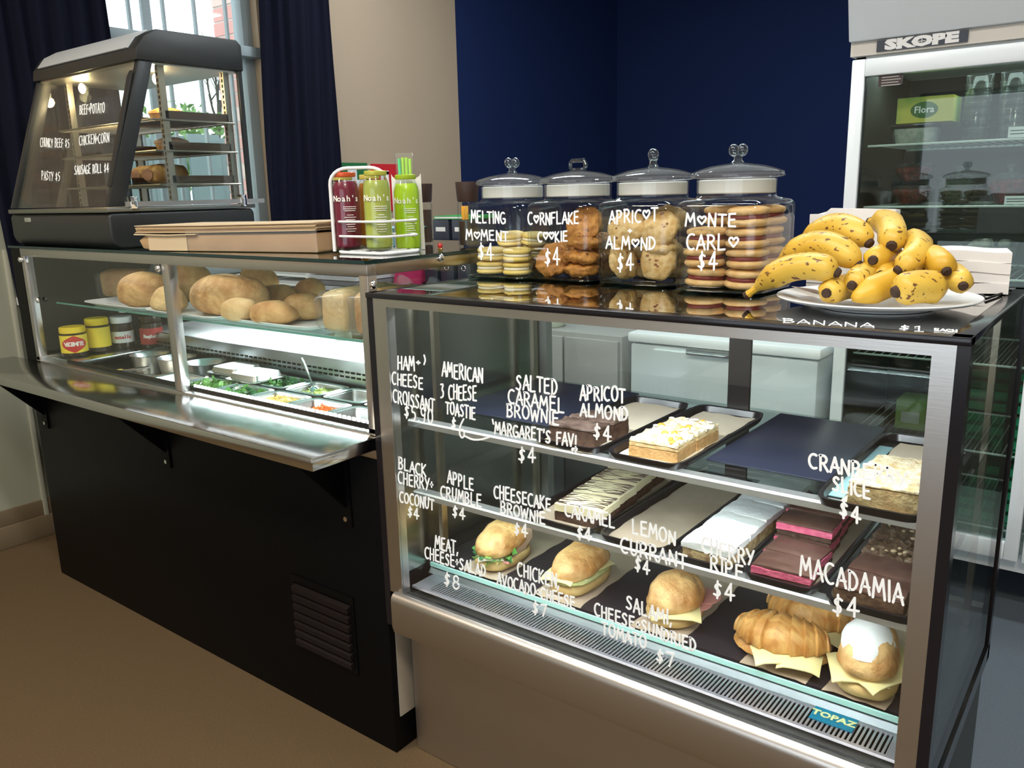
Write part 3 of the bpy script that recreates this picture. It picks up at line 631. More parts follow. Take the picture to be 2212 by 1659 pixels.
# ---- pie warmer
WX0, WX1, WZ = -3.345, -2.63, 1.3065
pw = thing('pie_warmer', 'black heated pie display cabinet with sloping glass front on the sandwich bar', 'food warmer', (-3.0, 1.6, WZ))
wbody = M('warmer_body', (.018, .020, .020), .42, bump=.08, bs=500)
b = MB()
prof = [(1.375, 0), (1.353, .012), (1.345, .035), (1.345, .098), (1.352, .112), (1.88, .112), (1.888, .098), (1.888, .035), (1.878, .010), (1.86, 0)]
prof = [(y, z+WZ) for y, z in prof]
b.prism(prof, 'x', WX0, WX1).build('base', wbody, pw, bevel=.008, seg=3)
B(WX0, WX1+.004, 1.340, 1.892, WZ+.113, WZ+.128).build('ledge', M('ledge_grey', (.30, .31, .28), .35, 1.0), pw, bevel=.003)
p = at_y(60, 475, 1.343); B(p.x-.024, p.x+.024, 1.341, 1.346, p.z-.008, p.z+.008).build('maker_badge', chrome, pw, bevel=.002)
def lean(z): return 1.352+(z-1.447)/(1.889-1.447)*(1.505-1.352)
ZB, ZR = 1.438, 1.892
pp = [(lean(ZB), ZB), (lean(ZB)+.055, ZB), (lean(ZR)+.05, ZR), (lean(ZR), ZR)]
for x0, x1 in ((WX0, WX0+.022), (WX1-.022, WX1)): MB().prism(pp, 'x', x0, x1).build('front_post', rubber, pw, bevel=.003)
MB().prism([(lean(1.52)-.012, 1.50), (lean(1.52), 1.50), (lean(1.84), 1.86), (lean(1.84)-.012, 1.84)], 'x', WX1-.030, WX1-.004).build('door_handle', rubber, pw, bevel=.003)
for x0 in (WX0, WX1-.012): B(x0, x0+.012, 1.872, 1.888, ZB, ZR).build('rear_post', rubber, pw)
roof = [(1.495, 1.890), (1.500, 1.925), (1.530, 1.965), (1.575, 1.990), (1.875, 1.992), (1.892, 1.975), (1.892, 1.890)]
MB().prism(roof, 'x', WX0-.004, WX1+.006).build('roof', wbody, pw, bevel=.004)
MB().prism([(1.502, 1.930), (1.530, 1.966), (1.575, 1.991), (1.574, 1.9945), (1.527, 1.9690), (1.498, 1.932)], 'x', WX0+.04, WX1-.045).build('roof_highlight', M('roof_highlight_silver', (.62, .66, .68), .35, .2), pw)  # pale strip paints in the light reflected off the roof's front bevel
B(WX0+.01, WX1-.01, 1.51, 1.88, 1.884, 1.8895).build('ceiling_liner', M('liner_steel', (.55, .53, .48), .35, 1.0), pw)
nf = Vector((0, -(1.889-1.447), 1.505-1.352)).normalized(); pf0 = Vector((0, lean(1.447)+.006, 1.447))
# front sliding doors (two sheets, overlapped) and side panes
xm = at_pl(160, 300, pf0, nf).x
d1 = MB().prism([(lean(ZB)+.010, ZB), (lean(ZB)+.014, ZB), (lean(ZR)+.014, ZR), (lean(ZR)+.010, ZR)], 'x', WX0+.022, xm+.02).build('front_glass', glass, pw)
d2 = MB().prism([(lean(ZB)+.004, ZB), (lean(ZB)+.008, ZB), (lean(ZR)+.008, ZR), (lean(ZR)+.004, ZR)], 'x', xm-.03, WX1-.024).build('front_glass', glass, pw)
MB().prism([(lean(ZB)+.05, ZB), (1.905, ZB), (1.905, 1.888), (lean(1.888)+.05, 1.888)], 'x', WX1-.009, WX1-.005).build('side_glass', glass, pw)
MB().prism([(lean(ZB)+.05, ZB), (1.875, ZB), (1.875, 1.888), (lean(1.888)+.05, 1.888)], 'x', WX0+.005, WX0+.009).build('side_glass', glass, pw)
B(WX1-.012, WX1+.008, 1.40, 1.93, ZB-.001, ZB+.014).build('side_rail', steel, pw)
for y in (1.43, 1.84): B(WX1-.012, WX1+.012, y-.012, y+.012, ZB-.012, ZB+.03).build('pane_clip', chrome, pw, bevel=.002)
# slotted uprights and shelves
upm = M('slotted_upright', (.42, .38, .32), .35, 1.0)
for (x, y) in ((WX1-.045, 1.60), (WX1-.045, 1.845), (WX0+.04, 1.60), (WX0+.04, 1.845)):
    u = MB().box(x-.010, x-.004, y-.010, y+.012, ZB, 1.885).box(x+.004, x+.010, y-.010, y+.012, ZB, 1.885).box(x-.004, x+.004, y+.008, y+.012, ZB, 1.885)
    n = 0
    for k in range(24): u.box(x-.004, x+.004, y-.010, y+.010, ZB+.012+k*.018, ZB+.019+k*.018)
    u.build('upright', upm, pw)
shz = (1.715, 1.615, 1.505)
for z in shz:
    s = MB().tube([(WX0+.03, 1.55, z), (WX1-.03, 1.55, z), (WX1-.03, 1.86, z), (WX0+.03, 1.86, z)], .0035, 6, closed=True)
    for k in range(22): s.tube([(WX0+.05+k*.0285, 1.55, z), (WX0+.05+k*.0285, 1.86, z)], .0015, 5)
    s.build('wire_shelf', upm, pw)
    MB().box(WX1-.30, WX1-.035, 1.60, 1.84, z+.004, z+.006).box(WX1-.30, WX1-.298, 1.60, 1.84, z+.006, z+.030).box(WX1-.037, WX1-.035, 1.60, 1.84, z+.006, z+.030).box(WX1-.298, WX1-.037, 1.838, 1.84, z+.006, z+.030).build('shelf_tray', M('tray_brown_steel', (.14, .10, .08), .3, .9), pw)
bulb = M('warm_bulb', (1, .9, .7), .3, emis=(1, .78, .42), es=30)
for x, y in ((-2.80, 1.66), (-3.20, 1.60)):
    s = blob(.012, .012, .018, nu=12, nv=8); s.v = [v+Vector((x, y, 1.862)) for v in s.v]; s.build('bulb', bulb, pw)
    l = bpy.data.lights.new('warmer_bulb', 'POINT'); l.energy = 2.2; l.color = (1, .76, .42); l.shadow_soft_size = .02; o = bpy.data.objects.new('warmer_bulb', l); o.location = (x, y, 1.835); COL.objects.link(o)
P_ = lambda a, b: at_pl(a, b, pf0-nf*-.004, nf)
lettering('price_lettering', [('BEEF+POTATO', 172, 248, 226, 243, 20)], P_, d2, r=.0016, nrm=nf)
lettering('price_lettering', [('CHICKEN+CORN', 171, 314, 236, 307, 20)], P_, d2, r=.0016, nrm=nf)
lettering('price_lettering', [('SAUSAGE ROLL $4', 161, 378, 235, 371, 19)], P_, d2, r=.0016, nrm=nf)
lettering('price_lettering', [('CHUNKY BEEF $5', 87, 317, 150, 319, 18)], P_, d1, r=.0016, nrm=nf)
lettering('price_lettering', [('PASTY $5', 90, 388, 130, 391, 18)], P_, d1, r=.0016, nrm=nf)
piem = M('pie_pastry', (.62, .36, .12), .55, col2=(.42, .20, .06), ns=25, bump=.3, bs=90)
for i, (x, y, z, r, lb) in enumerate(((-2.87, 1.72, shz[0]+.006, .060, 'golden pie on the top shelf of the warmer'), (-2.88, 1.74, shz[1]+.006, .058, 'golden pie on the middle shelf of the warmer'))):
    t = thing('meat_pie', lb, 'pie', (x, y, z), 'pies in the warmer')
    if i == 0: x, y = -2.875, 1.73
    MB().ring((x, y, z), [r*.8, r*.98, r], [0, .030, .034], 28).build('pie_case', piem, t)
    mb = MB(); n = 28; vs = []
    for j, (rr, zz) in enumerate(((1.04, .034), (1.02, .042), (.85, .046), (.5, .054), (.05, .056))):
        for k in range(n): a = 2*PI*k/n; q = 1+(.04*math.sin(a*14) if j < 2 else .02*math.sin(a*5+j)); vs.append((x+r*rr*q*math.cos(a), y+r*rr*q*math.sin(a), z+zz))
    mb.add(vs, [(j*n+k, j*n+(k+1) % n, (j+1)*n+(k+1) % n, (j+1)*n+k) for j in range(4) for k in range(n)]+[tuple(range(4*n, 5*n)), tuple(range(n))[::-1]]).build('pie_lid', piem, t)
for i, (x, y, lb) in enumerate(((-2.87, 1.70, 'sausage roll on the bottom shelf of the warmer, right one'), (-2.99, 1.72, 'sausage roll on the bottom shelf of the warmer, left one'))):
    z = shz[2]+.0066; t = thing('sausage_roll', lb, 'sausage roll', (x, y, z), 'sausage rolls in the warmer')
    s = blob(.045, .075, .036, .004, 30, i, 20, 12, e1=.7, e2=.5, fn=lambda v: Vector((v.x, v.y, v.z+.0015*math.sin(v.y*260)*(v.z > 0)))); s.v = [v+Vector((x, y, z+.034)) for v in s.v]; s.build('pastry', piem, t, ang=80)
    s = blob(.034, .004, .022, nu=14, nv=8); s.v = [v+Vector((x, y-.073, z+.032)) for v in s.v]; s.build('filling', M('sausage_meat', (.35, .17, .10), .6), t)

# ---- bundle of kraft bags
kb = thing('paper_bag_bundle', 'wrapped bundle of brown kraft paper bags lying on the sandwich bar', 'paper bags', (-2.15, 1.52, 1.3065))
ka, kc = at_z(310, 541, 1.3075), at_z(687, 546, 1.3075); ang_ = math.atan2(kc.y-ka.y, kc.x-ka.x)
Rk = Matrix.Rotation(ang_, 3, 'Z'); L_ = (kc-ka).length
def kx(mb): mb.v = [Rk @ v + Vector((ka.x, ka.y, 1.3075)) for v in mb.v]; return mb
W_ = .26
pr = [(.0, .006), (.05, .0), (L_-.004, 0), (L_, .004), (L_-.003, .052), (L_-.03, .050), (.25, .046), (.02, .046), (-.014, .030)]
kx(MB().prism(pr, 'y', 0, W_)).build('bag_stack', kraft, kb, bevel=.003)
n = 7
for k in range(n):
    z = .052+k*.0032; kx(MB().prism([(-.02+.004*(k % 2), z), (L_*.4, z+.001), (L_+.002*(k % 3), z+.006), (L_+.002*(k % 3), z+.0085), (L_*.4, z+.0034), (-.02+.004*(k % 2), z+.0024)], 'y', -.006+.002*(k % 3), W_)).build('paper_bag', kraft if k % 2 else kraft_l, kb)
kx(MB().prism([(-.022, .046), (.11, .044), (.235, .047), (.235, .050), (.11, .0475), (-.022, .0495)], 'y', -.010, W_).box(.03, .19, -.0035, -.001, .001, .046)).build('pale_sleeve', kraft_l, kb, label='paler cream paper sleeve round the left end')
kx(B(.19, L_+.004, -.005, -.0035, .002, .062)).build('wrap_film', film, kb)

# ---- bottle carrier with juice bottles
BZ = 1.3065
wire = M('white_wire', (.86, .86, .86), .3)
RX, RY = -1.600, 1.520
rk = thing('bottle_carrier', 'white wire bottle carrier with a tall handle on the sandwich bar', 'carrier', (RX, RY, BZ))
def rrect(cx, cy, hx, hy, z, r=.03, n=5):
    out = []
    for (sx_, sy_, a0) in ((1, 1, 0), (-1, 1, 90), (-1, -1, 180), (1, -1, 270)):
        for i in range(n+1):
            a = math.radians(a0+90*i/n); out.append((cx+sx_*(hx-r)+r*math.cos(a), cy+sy_*(hy-r)+r*math.sin(a), z))
    return out
MB().tube(rrect(RX, RY, .092, .066, BZ+.004), .004, 8, closed=True).build('base_ring', wire, rk)
b = MB()
for k in range(5): b.tube([(RX-.08+.04*k, RY-.064, BZ+.006), (RX-.08+.04*k, RY+.064, BZ+.006)], .003, 6)
b.build('base_wires', wire, rk)
for z in (.045, .082): MB().tube(rrect(RX, RY, .092, .066, BZ+z), .0032, 8, closed=True).build('hoop', wire, rk)
hx0, hx1, hy = RX-.097, at_y(838, 400, RY+.012).x, RY+.012
hp = [(hx0, hy, BZ+.006), (hx0, hy, BZ+.175)]
hp += [(hx0+.04-.04*math.cos(a*PI/12), hy, BZ+.175+.04*math.sin(a*PI/12)) for a in range(1, 7)]
hp += [(hx1-.04+.04*math.sin(a*PI/12), hy, BZ+.175+.04*math.cos(a*PI/12)) for a in range(0, 7)] + [(hx1, hy, BZ+.006)]
yl = lambda x: RY-.066+(x-hx0)/(hx1-hx0)*.078      # the handle runs from the front left corner back between the bottles
hp = [(x, yl(x), z) for x, y, z in hp]
MB().tube(hp, .0045, 10).build('handle', wire, rk)
def bottle(x, y, r, h, jc, cc, label, txt=True, z=BZ+.0095, shoulder=.82, name='juice_bottle'):
    t = thing(name, label, 'bottle', (x, y, z))
    MB().ring((x, y, z), [r*.80, r*.97, r*1.0, r*1.0, r*.95, r*.82, r*.75, r*.74], [0, .006, .016, h*.78, h*.84, h*.90, h*.925, h*.945], 28).build('body', jar_glass, t)
    MB().ring((x, y, z), [r*.78, r*.93, r*.955, r*.955, r*.90, r*.78], [.004, .009, .018, h*.775, h*.835, h*.885], 28).build('juice', jc, t)
    MB().ring((x, y, z), [r*.79, r*.82, r*.82, r*.76], [h*.940, h*.950, h*.992, h], 28).build('cap', cc, t)
    if txt:
        d = Vector((CAM.x-x, CAM.y-y, 0)).normalized(); 
        def cyl(mbt, s, zz, sz, a0=0):
            n = len(s)
            for i, c in enumerate(s):
                if c == ' ': continue
                a = a0+(i-(n-1)/2)*sz*.58/r; dd = Matrix.Rotation(a, 3, 'Z') @ d
                print_text('letter', c, sz, ylt, mbt, Vector((x, y, z+zz))+dd*(r*1.004), Vector((-dd.y, dd.x, 0)), (0, 0, 1), bold=.0003)
        pl = MB().ring((x, y, z), [r*1.001, r*1.001], [h*.30, h*.301], 24, cap0=False, cap1=False)
        lb_ = MB()
        dd0 = math.atan2(d.y, d.x)
        for (zz, w_) in ((.555, .5), (.53, .5), (.505, .4), (.45, .25), (.42, .45), (.39, .35), (.36, .5), (.33, .35), (.30, .28), (.27, .4), (.24, .3)):
            pts = [(x+r*1.003*math.cos(dd0+.25+a*w_/6), y+r*1.003*math.sin(dd0+.25+a*w_/6), z+h*zz+.0008*(a % 2)) for a in range(-6, 7)]; lb_.tube(pts, .0009, 4)
        lo_ = lb_.build('label_print', ylt, t); cyl(lo_, "Noah's", h*.66, .021)
    return t
orange_cap = M('cap_orange', (.75, .12, .04), .35, .3); lime_cap = M('cap_lime', (.55, .55, .08), .35, .2); gold_cap = M('cap_yellow', (.70, .60, .12), .35, .2)
bx_ = lambda px, y: at_y(px, 500, y).x
bottle(bx_(752, 1.491), 1.491, .0345, .196, M('juice_purple', (.16, .008, .03), .3), orange_cap, 'bottle of dark purple juice with an orange cap in the carrier')
bottle(bx_(752, 1.565)-.012, 1.567, .033, .190, M('juice_plum', (.22, .02, .05), .3), gold_cap, 'second purple juice bottle hidden behind the front purple one', txt=False)
bottle(bx_(818, 1.491), 1.491, .0345, .196, M('juice_pale_green', (.42, .46, .07), .3, col2=(.33, .40, .10), ns=12), lime_cap, 'bottle of pale olive green juice at the front right of the carrier')
bottle(bx_(805, 1.567), 1.567, .033, .190, M('juice_orange', (.65, .25, .02), .3), gold_cap, 'bottle of orange juice behind the pale green one', txt=False)
gx, gy = -1.497, 1.665
# bright green bottle in a white sleeve, straws beside it
gp = at_z(878, 543, BZ)
gx, gy = gp.x-.01, gp.y+.02
slv = thing('paper_sleeve', 'white paper sleeve standing behind the bright green juice bottle', 'sleeve', (gx, gy+.035, BZ))
d = Vector((CAM.x-gx, CAM.y-gy, 0)).normalized(); q = Vector((-d.y, d.x, 0)); bk = Vector((gx, gy, BZ+.0005)) - d*.037
mb = MB(); pts = []
for (u, v) in ((-.036, 0), (.044, 0), (.041, .20), (.036, .192), (.028, .188), (-.028, .188), (-.034, .193), (-.037, .20)): pts.append(bk+q*u+Vector((0, 0, v)))
mb.add(pts+[p_-d*.0015 for p_ in pts], [tuple(range(8)), tuple(range(8, 16))[::-1]]+[(i, (i+1) % 8, 8+(i+1) % 8, 8+i) for i in range(8)]); mb.build('sheet', paper_w, slv)
bottle(gx, gy, .0335, .196, M('juice_bright_green', (.38, .62, .01), .3, col2=(.45, .68, .03), ns=14), M('cap_green', (.35, .50, .02), .4), 'bright green juice bottle standing right of the carrier', z=BZ+.0005)
st_ = bk - d*.022
pk = thing('straw_pack', 'plastic pack of bright green straws behind the green bottle', 'straws', (st_.x, st_.y, BZ))
sm = [M('straw_green', (.05, .75, .25), .35), M('straw_lime', (.45, .85, .05), .35)]
for k in range(8):
    u = (k % 4-1.5)*.0085; v = (k//4)*.009
    MB().tube([st_+q*u-d*v+Vector((0, 0, .001)), st_+q*(u*1.1)-d*v+Vector((0, 0, .236+.003*(k % 3)))], .0038, 8).build('straw', sm[0 if k % 4 == 0 else 1], pk)
mb = MB().ring((0, 0, 0), [(.022, .014), (.024, .016), (.025, .012), (.023, .003)], [0, .2, .245, .254], 20, sq=4); ra = math.atan2(q.y, q.x)
mb.v = [Matrix.Rotation(ra, 3, 'Z') @ v + Vector((st_.x, st_.y, BZ)) - d*.0045 + Vector((0, 0, .0003)) for v in mb.v]; mb.build('wrapper', film, pk)
# coffee jars with dark square stoppers
cj = M('coffee_beans', (.06, .03, .018), .5)
for i, (x, y, lb) in enumerate(((at_y(913, 480, 1.86).x, 1.86, 'tall glass jar with dark stopper behind the green juice bottle'), (-1.530, 1.80, 'tall glass jar with dark stopper half hidden behind the first cookie jar'))):
    t = thing('stopper_jar', lb, 'jar', (x, y, BZ)); r = .030
    MB().ring((x, y, BZ+.0005), [r*.9, r, r, r*.95], [0, .004, .118, .122], 24).build('body', jar_glass, t)
    MB().ring((x, y, BZ+.0005), [r*.85, r*.9, r*.9], [.004, .008, .10-.03*i], 24).build('contents', cj, t)
    MB().ring((x, y, BZ+.0005), [r*.92, r*1.0, r*1.12, r*1.12, r*.3], [.122, .126, .172, .176, .176], 24).build('stopper', M('dark_wood_stopper', (.045, .022, .018), .5), t)
    MB().box(x+.002, x+.026, y-.0315, y-.030, BZ+.075, BZ+.112).build('tag_label', M('tag_orange', (.75, .35, .03), .6), t)
tub = thing('blue_tub', 'pale blue shallow plastic tub behind the bottle carrier', 'tub', (-1.80, 1.80, BZ))
MB().ring((-1.80, 1.80, BZ+.0005), [(.05, .07), (.06, .08), (.064, .084), (.06, .08)], [0, .05, .052, .053], 24, sq=5).build('body', M('tub_blue', (.30, .55, .65), .4), tub)
p = at_z(951, 541, BZ); cup = thing('red_cap_dish', 'tiny red and gold cap on the back edge of the sandwich bar', 'cap', (p.x, p.y, BZ))
MB().ring((p.x, p.y, BZ+.0005), [.006, .007, .006], [0, .004, .005], 16).build('base', M('gold', (.7, .5, .15), .25, 1.0), cup); MB().ring((p.x, p.y, BZ+.0055), [.005, .007, .004], [0, .008, .014], 16).build('cap_top', M('red_cap', (.5, .03, .02), .4), cup)

# ================================================================ RIGHT: refrigerated cake display case
RX0, RX1, RY0, RY1 = -1.425, -.188, 1.305, 1.985
SL, ST = 1.2235, 1.2355           # top slab
steel_front = steel_dk
dc = thing('cake_display_case', 'black-edged steel and glass cake display case with handwritten prices, right of the sandwich bar', 'display case', (-.8, 1.65, 0))
B(RX0+.008, RX1-.008, 1.383, RY1-.02, 0, .40).build('base', M('base_side_dark', (.05, .06, .065), .5), dc)
B(RX0+.008, RX1-.008, 1.379, 1.3825, 0.002, .384).build('kick_panel', steel_dk, dc)
# front fascia with a rolled top lip
fp = [(1.382, .385), (1.300, .390), (1.287, .398), (1.282, .415), (1.282, .482), (1.284, .493), (1.290, .500), (1.298, .503), (1.304, .500), (1.310, .494), (1.318, .490), (1.345, .478), (1.382, .470)]
MB().prism(fp, 'x', RX0+.018+.025, RX1-.018).build('front_fascia', steel_dk, dc, bevel=.0)
# black side frames, steel posts, top
sf = lambda x0, x1: MB().box(x0, x1, RY0, RY0+.03, .40, SL).box(x0, x1, RY1-.03, RY1, .40, SL).box(x0, x1, RY0, RY1, .40, .44)
B(RX0, RX0+.018, RY0, RY1, .40, SL).build('side_panel', black_gl, dc)
B(RX0+.018, RX0+.0195, RY0+.03, RY1-.04, .52, 1.203).build('side_reflector', M('reflector_satin', (.40, .42, .40), .22, 1.0), dc)  # satin reflector added to brighten the inside of the black side panel
sf(RX1-.018, RX1).build('side_frame', black_gl, dc)
B(RX1-.010, RX1-.004, RY0+.03, RY1-.03, .44, SL-.002).build('side_glass', glass, dc)
slab = MB().prism([(RX0, RY0-.004), (RX1, RY0-.004), (RX1, RY1), (RX0, RY1)], 'z', SL, ST-.002)
rim = MB().box(RX0, RX1, RY0-.004, RY0+.03, SL, ST).box(RX0, RX1, RY1-.03, RY1, SL, ST).box(RX0, RX0+.02, RY0, RY1, SL, ST).box(RX1-.028, RX1, RY0, RY1, SL, ST)
rim.build('top_frame', black_gl, dc, bevel=.0015)
B(RX0+.02, RX1-.028, RY0+.030, RY1-.03, SL+.002, ST-.0003).build('glass_top', glass_top, dc)
B(RX0+.018, RX1-.018, RY0+.001, RY0+.028, 1.205, SL-.0005).build('top_bar', steel, dc)
B(RX0+.018, RX0+.060, RY0+.001, RY0+.028, .494, 1.205).build('front_post', steel, dc)
B(-.238, RX1-.018, RY0+.001, RY0+.028, .494, 1.205).build('front_post', steel, dc)
B(RX0+.018, RX0+.048, RY1-.035, RY1-.005, .44, 1.205).build('rear_post', steel, dc)
fg = B(RX0+.060, -.238, RY0+.0062, RY0+.0075, .496, 1.205).build('front_glass', glass_front, dc)
# deck, well and air grille
deckm = M('deck_dark', (.02, .018, .022), .3, spec=.5)
B(RX0+.018, RX1-.018, 1.445, RY1-.04, .400, .518).build('deck', deckm, dc)
B(RX0+.02, RX1-.02, RY0+.03, 1.445, .400, .425).build('air_channel', black, dc)
MB().box(RX0+.018, RX1-.018, RY0+.030, RY0+.040, .425, .482).build('channel_wall', black, dc)
gr = MB().box(RX0+.05, RX1-.03, 1.350, 1.358, .494, .500).box(RX0+.05, RX1-.03, 1.422, 1.430, .494, .498).box(RX0+.05, RX0+.10, 1.358, 1.422, .494, .499).box(RX1-.075, RX1-.03, 1.358, 1.422, .494, .499)
grille = gr.build('air_grille', M('grille_metal', (.56, .55, .62), .35, .8), dc)
bar = MB().prism([(1.355, .497), (1.425, .4945), (1.425, .4965), (1.355, .4995)], 'x', -.0021, .0021).mesh('bar', MATS['grille_metal'])
n = 128; x0 = RX0+.105; x1 = RX1-.08
for k in range(n): lobj('bar', bar, grille, Vector((x0+(x1-x0)*k/(n-1), 0, 0))-OFF[dc.name])
MB().prism([(1.430, .494), (1.447, .508), (1.447, .512), (1.430, .498)], 'x', RX0+.03, RX1-.03).build('deck_nosing', M('nosing_dark', (.16, .18, .19), .3, .8), dc)
B(RX0+.03, RX1-.03, 1.4395, 1.4445, .512, .5225).build('deck_glass_lip', glass_edge_l, dc)
tl = at_y(1743, 1527, 1.35); 
tp = MB().prism([(1.385, .4985), (1.428, .4975), (1.428, .5000), (1.385, .5010)], 'x', -.402, -.325).build('maker_plate', M('plate_teal', (.0, .16, .28), .4), dc)
print_text('plate_lettering', 'TOPAZ', .024, M('plate_ink', (.55, .60, .30), .5), tp, (-.3635, 1.4065, .5012), (1, 0, 0), (0, 1, -.02), bold=.0009)
# glass shelves with steel/LED nosings
S1, S2 = .925, .742
for z, yf in ((S1, 1.366), (S2, 1.372)):
    s = B(RX0+.05, RX1-.03, yf+.012, RY1-.07, z-.008, z-.002).build('glass_shelf', GL('shelf_glass_clear', (.90, .96, .94), .9), dc)
    MB().prism([(yf, z-.014), (yf, z-.002), (yf+.004, z+.0015), (yf+.028, z+.0015), (yf+.028, z-.002), (yf+.013, z-.002), (yf+.013, z-.014)], 'x', RX0+.05, RX1-.03).build('shelf_nosing', M('nosing_satin', (.80, .82, .82), .35, .85), s)
    B(RX0+.10, RX1-.08, yf+.016, yf+.024, z-.012, z-.0085).build('shelf_lamp', M('shelf_led', (1, 1, 1), .4, emis=(.86, .95, 1), es=7), s)
    area('shelf_lamp', ((RX0+RX1)/2, yf+.020, z-.0135), (1.05, .012), 1.7, (.88, .96, 1), rot=(.35, 0, 0))
for x in (RX0+.055, RX1-.040):
    for y in (1.47, 1.88): B(x-.006, x+.006, y-.010, y+.010, .518, 1.203).build('shelf_upright', bronze, dc)
area('case_lamp', ((RX0+RX1)/2, RY0+.050, 1.200), (1.10, .02), 6, (.90, .96, 1), rot=(.55, 0, 0))
B(RX0+.06, RX1-.06, RY0+.032, RY0+.046, 1.204, 1.214).build('lamp_housing', white, dc)
# rear sliding doors
xm = at_y(1597, 800, RY1-.03).x
MB().box(xm-.028, xm+.028, RY1-.032, RY1-.020, .52, 1.205).build('door_stile', M('stile_dark', (.02, .016, .018), .3), dc)
B(RX0+.05, xm-.028, RY1-.028, RY1-.024, .53, 1.200).build('sliding_door_glass', glass, dc); B(xm+.028, RX1-.02, RY1-.028, RY1-.024, .53, 1.200).build('sliding_door_glass', glass, dc)
B(RX0+.02, RX1-.02, RY1-.04, RY1-.01, .518, .532).build('door_track', steel, dc)
B(RX0+.02, RX1-.02, RY1-.04, RY1-.01, 1.200, SL-.001).build('door_track', steel, dc)

# handwritten prices on the front glass, one part per product
gpl = lambda px, py: at_y(px, py, RY0+.0058)
def price(*lines, **k): return lettering('price_lettering', list(lines), gpl, fg, r=.0020, **k)
price(('HAM', 859, 797, 896, 800, 28), ('+', 899, 791, 908, 792, 16), (')', 916, 791, 921, 791, 24), ('CHEESE', 847, 831, 914, 840, 25), ('CROISSANT', 849, 867, 939, 892, 27), ('$5.90', 874, 903, 936, 918, 30))
price(('AMERICAN', 955, 812, 1043, 828, 30), ('3 CHEESE', 952, 861, 1030, 866, 30), ('TOASTIE', 963, 893, 1027, 906, 25), ('$', 976, 927, 986, 930, 26), ('6', 990, 944, 1008, 948, 42), extra=[[(1004, 942), (1020, 950), (1038, 950), (1057, 944)]])
price(('SALTED', 1115, 841, 1204, 852, 31), ('CARAMEL', 1098, 870, 1220, 892, 29), ('BROWNIE', 1095, 899, 1208, 918, 27))
price(("`MARGARET'S FAV!", 1064, 936, 1246, 966, 26), ('$4', 1121, 999, 1159, 1000, 33), extra=[[(1240, 977), (1235, 971), (1238, 968), (1241, 971), (1244, 968), (1247, 971), (1240, 977)], [(1238, 971), (1243, 971), (1240, 975)]])
price(('APRICOT', 1253, 863, 1351, 869, 30), ('ALMOND', 1254, 898, 1357, 910, 27), ('$4', 1283, 948, 1321, 955, 30))
price(('BLACK', 861, 1012, 921, 1030, 24), ('CHERRY+', 860, 1044, 936, 1060, 25), ('COCONUT', 863, 1084, 938, 1102, 22), ('$4', 881, 1116, 906, 1122, 22))
price(('APPLE', 967, 1043, 1023, 1060, 25), ('CRUMBLE', 952, 1074, 1040, 1096, 24), ('$4', 978, 1117, 1006, 1122, 22))
price(('CHEESECAKE', 1067, 1074, 1190, 1104, 26), ('BROWNIE', 1081, 1107, 1178, 1133, 24), ('$4', 1111, 1154, 1141, 1160, 25))
price(('CARAMEL', 1220, 1114, 1329, 1141, 27), ('$4', 1247, 1164, 1279, 1168, 27))
price(('LEMON', 1366, 1152, 1459, 1177, 28), ('CURRANT', 1341, 1192, 1484, 1229, 30), ('$4', 1372, 1234, 1405, 1241, 29))
price(('MEAT,', 940, 1184, 990, 1198, 25), ('CHEESE+SALAD', 918, 1206, 1049, 1247, 24), ('$8', 960, 1266, 994, 1273, 28))
price(('CHICKEN,', 1118, 1244, 1209, 1271, 27), ('AVOCADO+CHEESE', 1074, 1263, 1242, 1316, 24), ('$7', 1151, 1328, 1183, 1334, 26))
price(('SALAMI,', 1353, 1315, 1452, 1352, 28), ('CHEESE+SUNDRIED', 1284, 1327, 1504, 1409, 25), ('TOMATO', 1300, 1369, 1397, 1401, 25), ('$7', 1418, 1430, 1459, 1442, 28))
price(('CHERRY', 1516, 1193, 1630, 1223, 32), ('RIPE', 1535, 1231, 1607, 1253, 30), ('$4', 1541, 1291, 1589, 1297, 37))
price(('MACADAMIA', 1729, 1245, 1951, 1306, 42), ('$4', 1799, 1328, 1859, 1335, 40))
price(('CRANBERRY', 1747, 1011, 1960, 1052, 32), ('SLICE', 1799, 1060, 1881, 1077, 30), ('$4', 1815, 1118, 1861, 1134, 35))
tpl = lambda px, py: at_z(px, py, ST+.0006)
BU = Vector((0, 0, 1))
for ln in (('BANANA', 1691, 697, 1889, 708, 9), ('$1', 1944, 713, 1996, 716, 11), ('EACH', 2019, 714, 2068, 718, 5)): lettering('price_lettering', [ln], tpl, dc, r=.0012, nrm=BU)

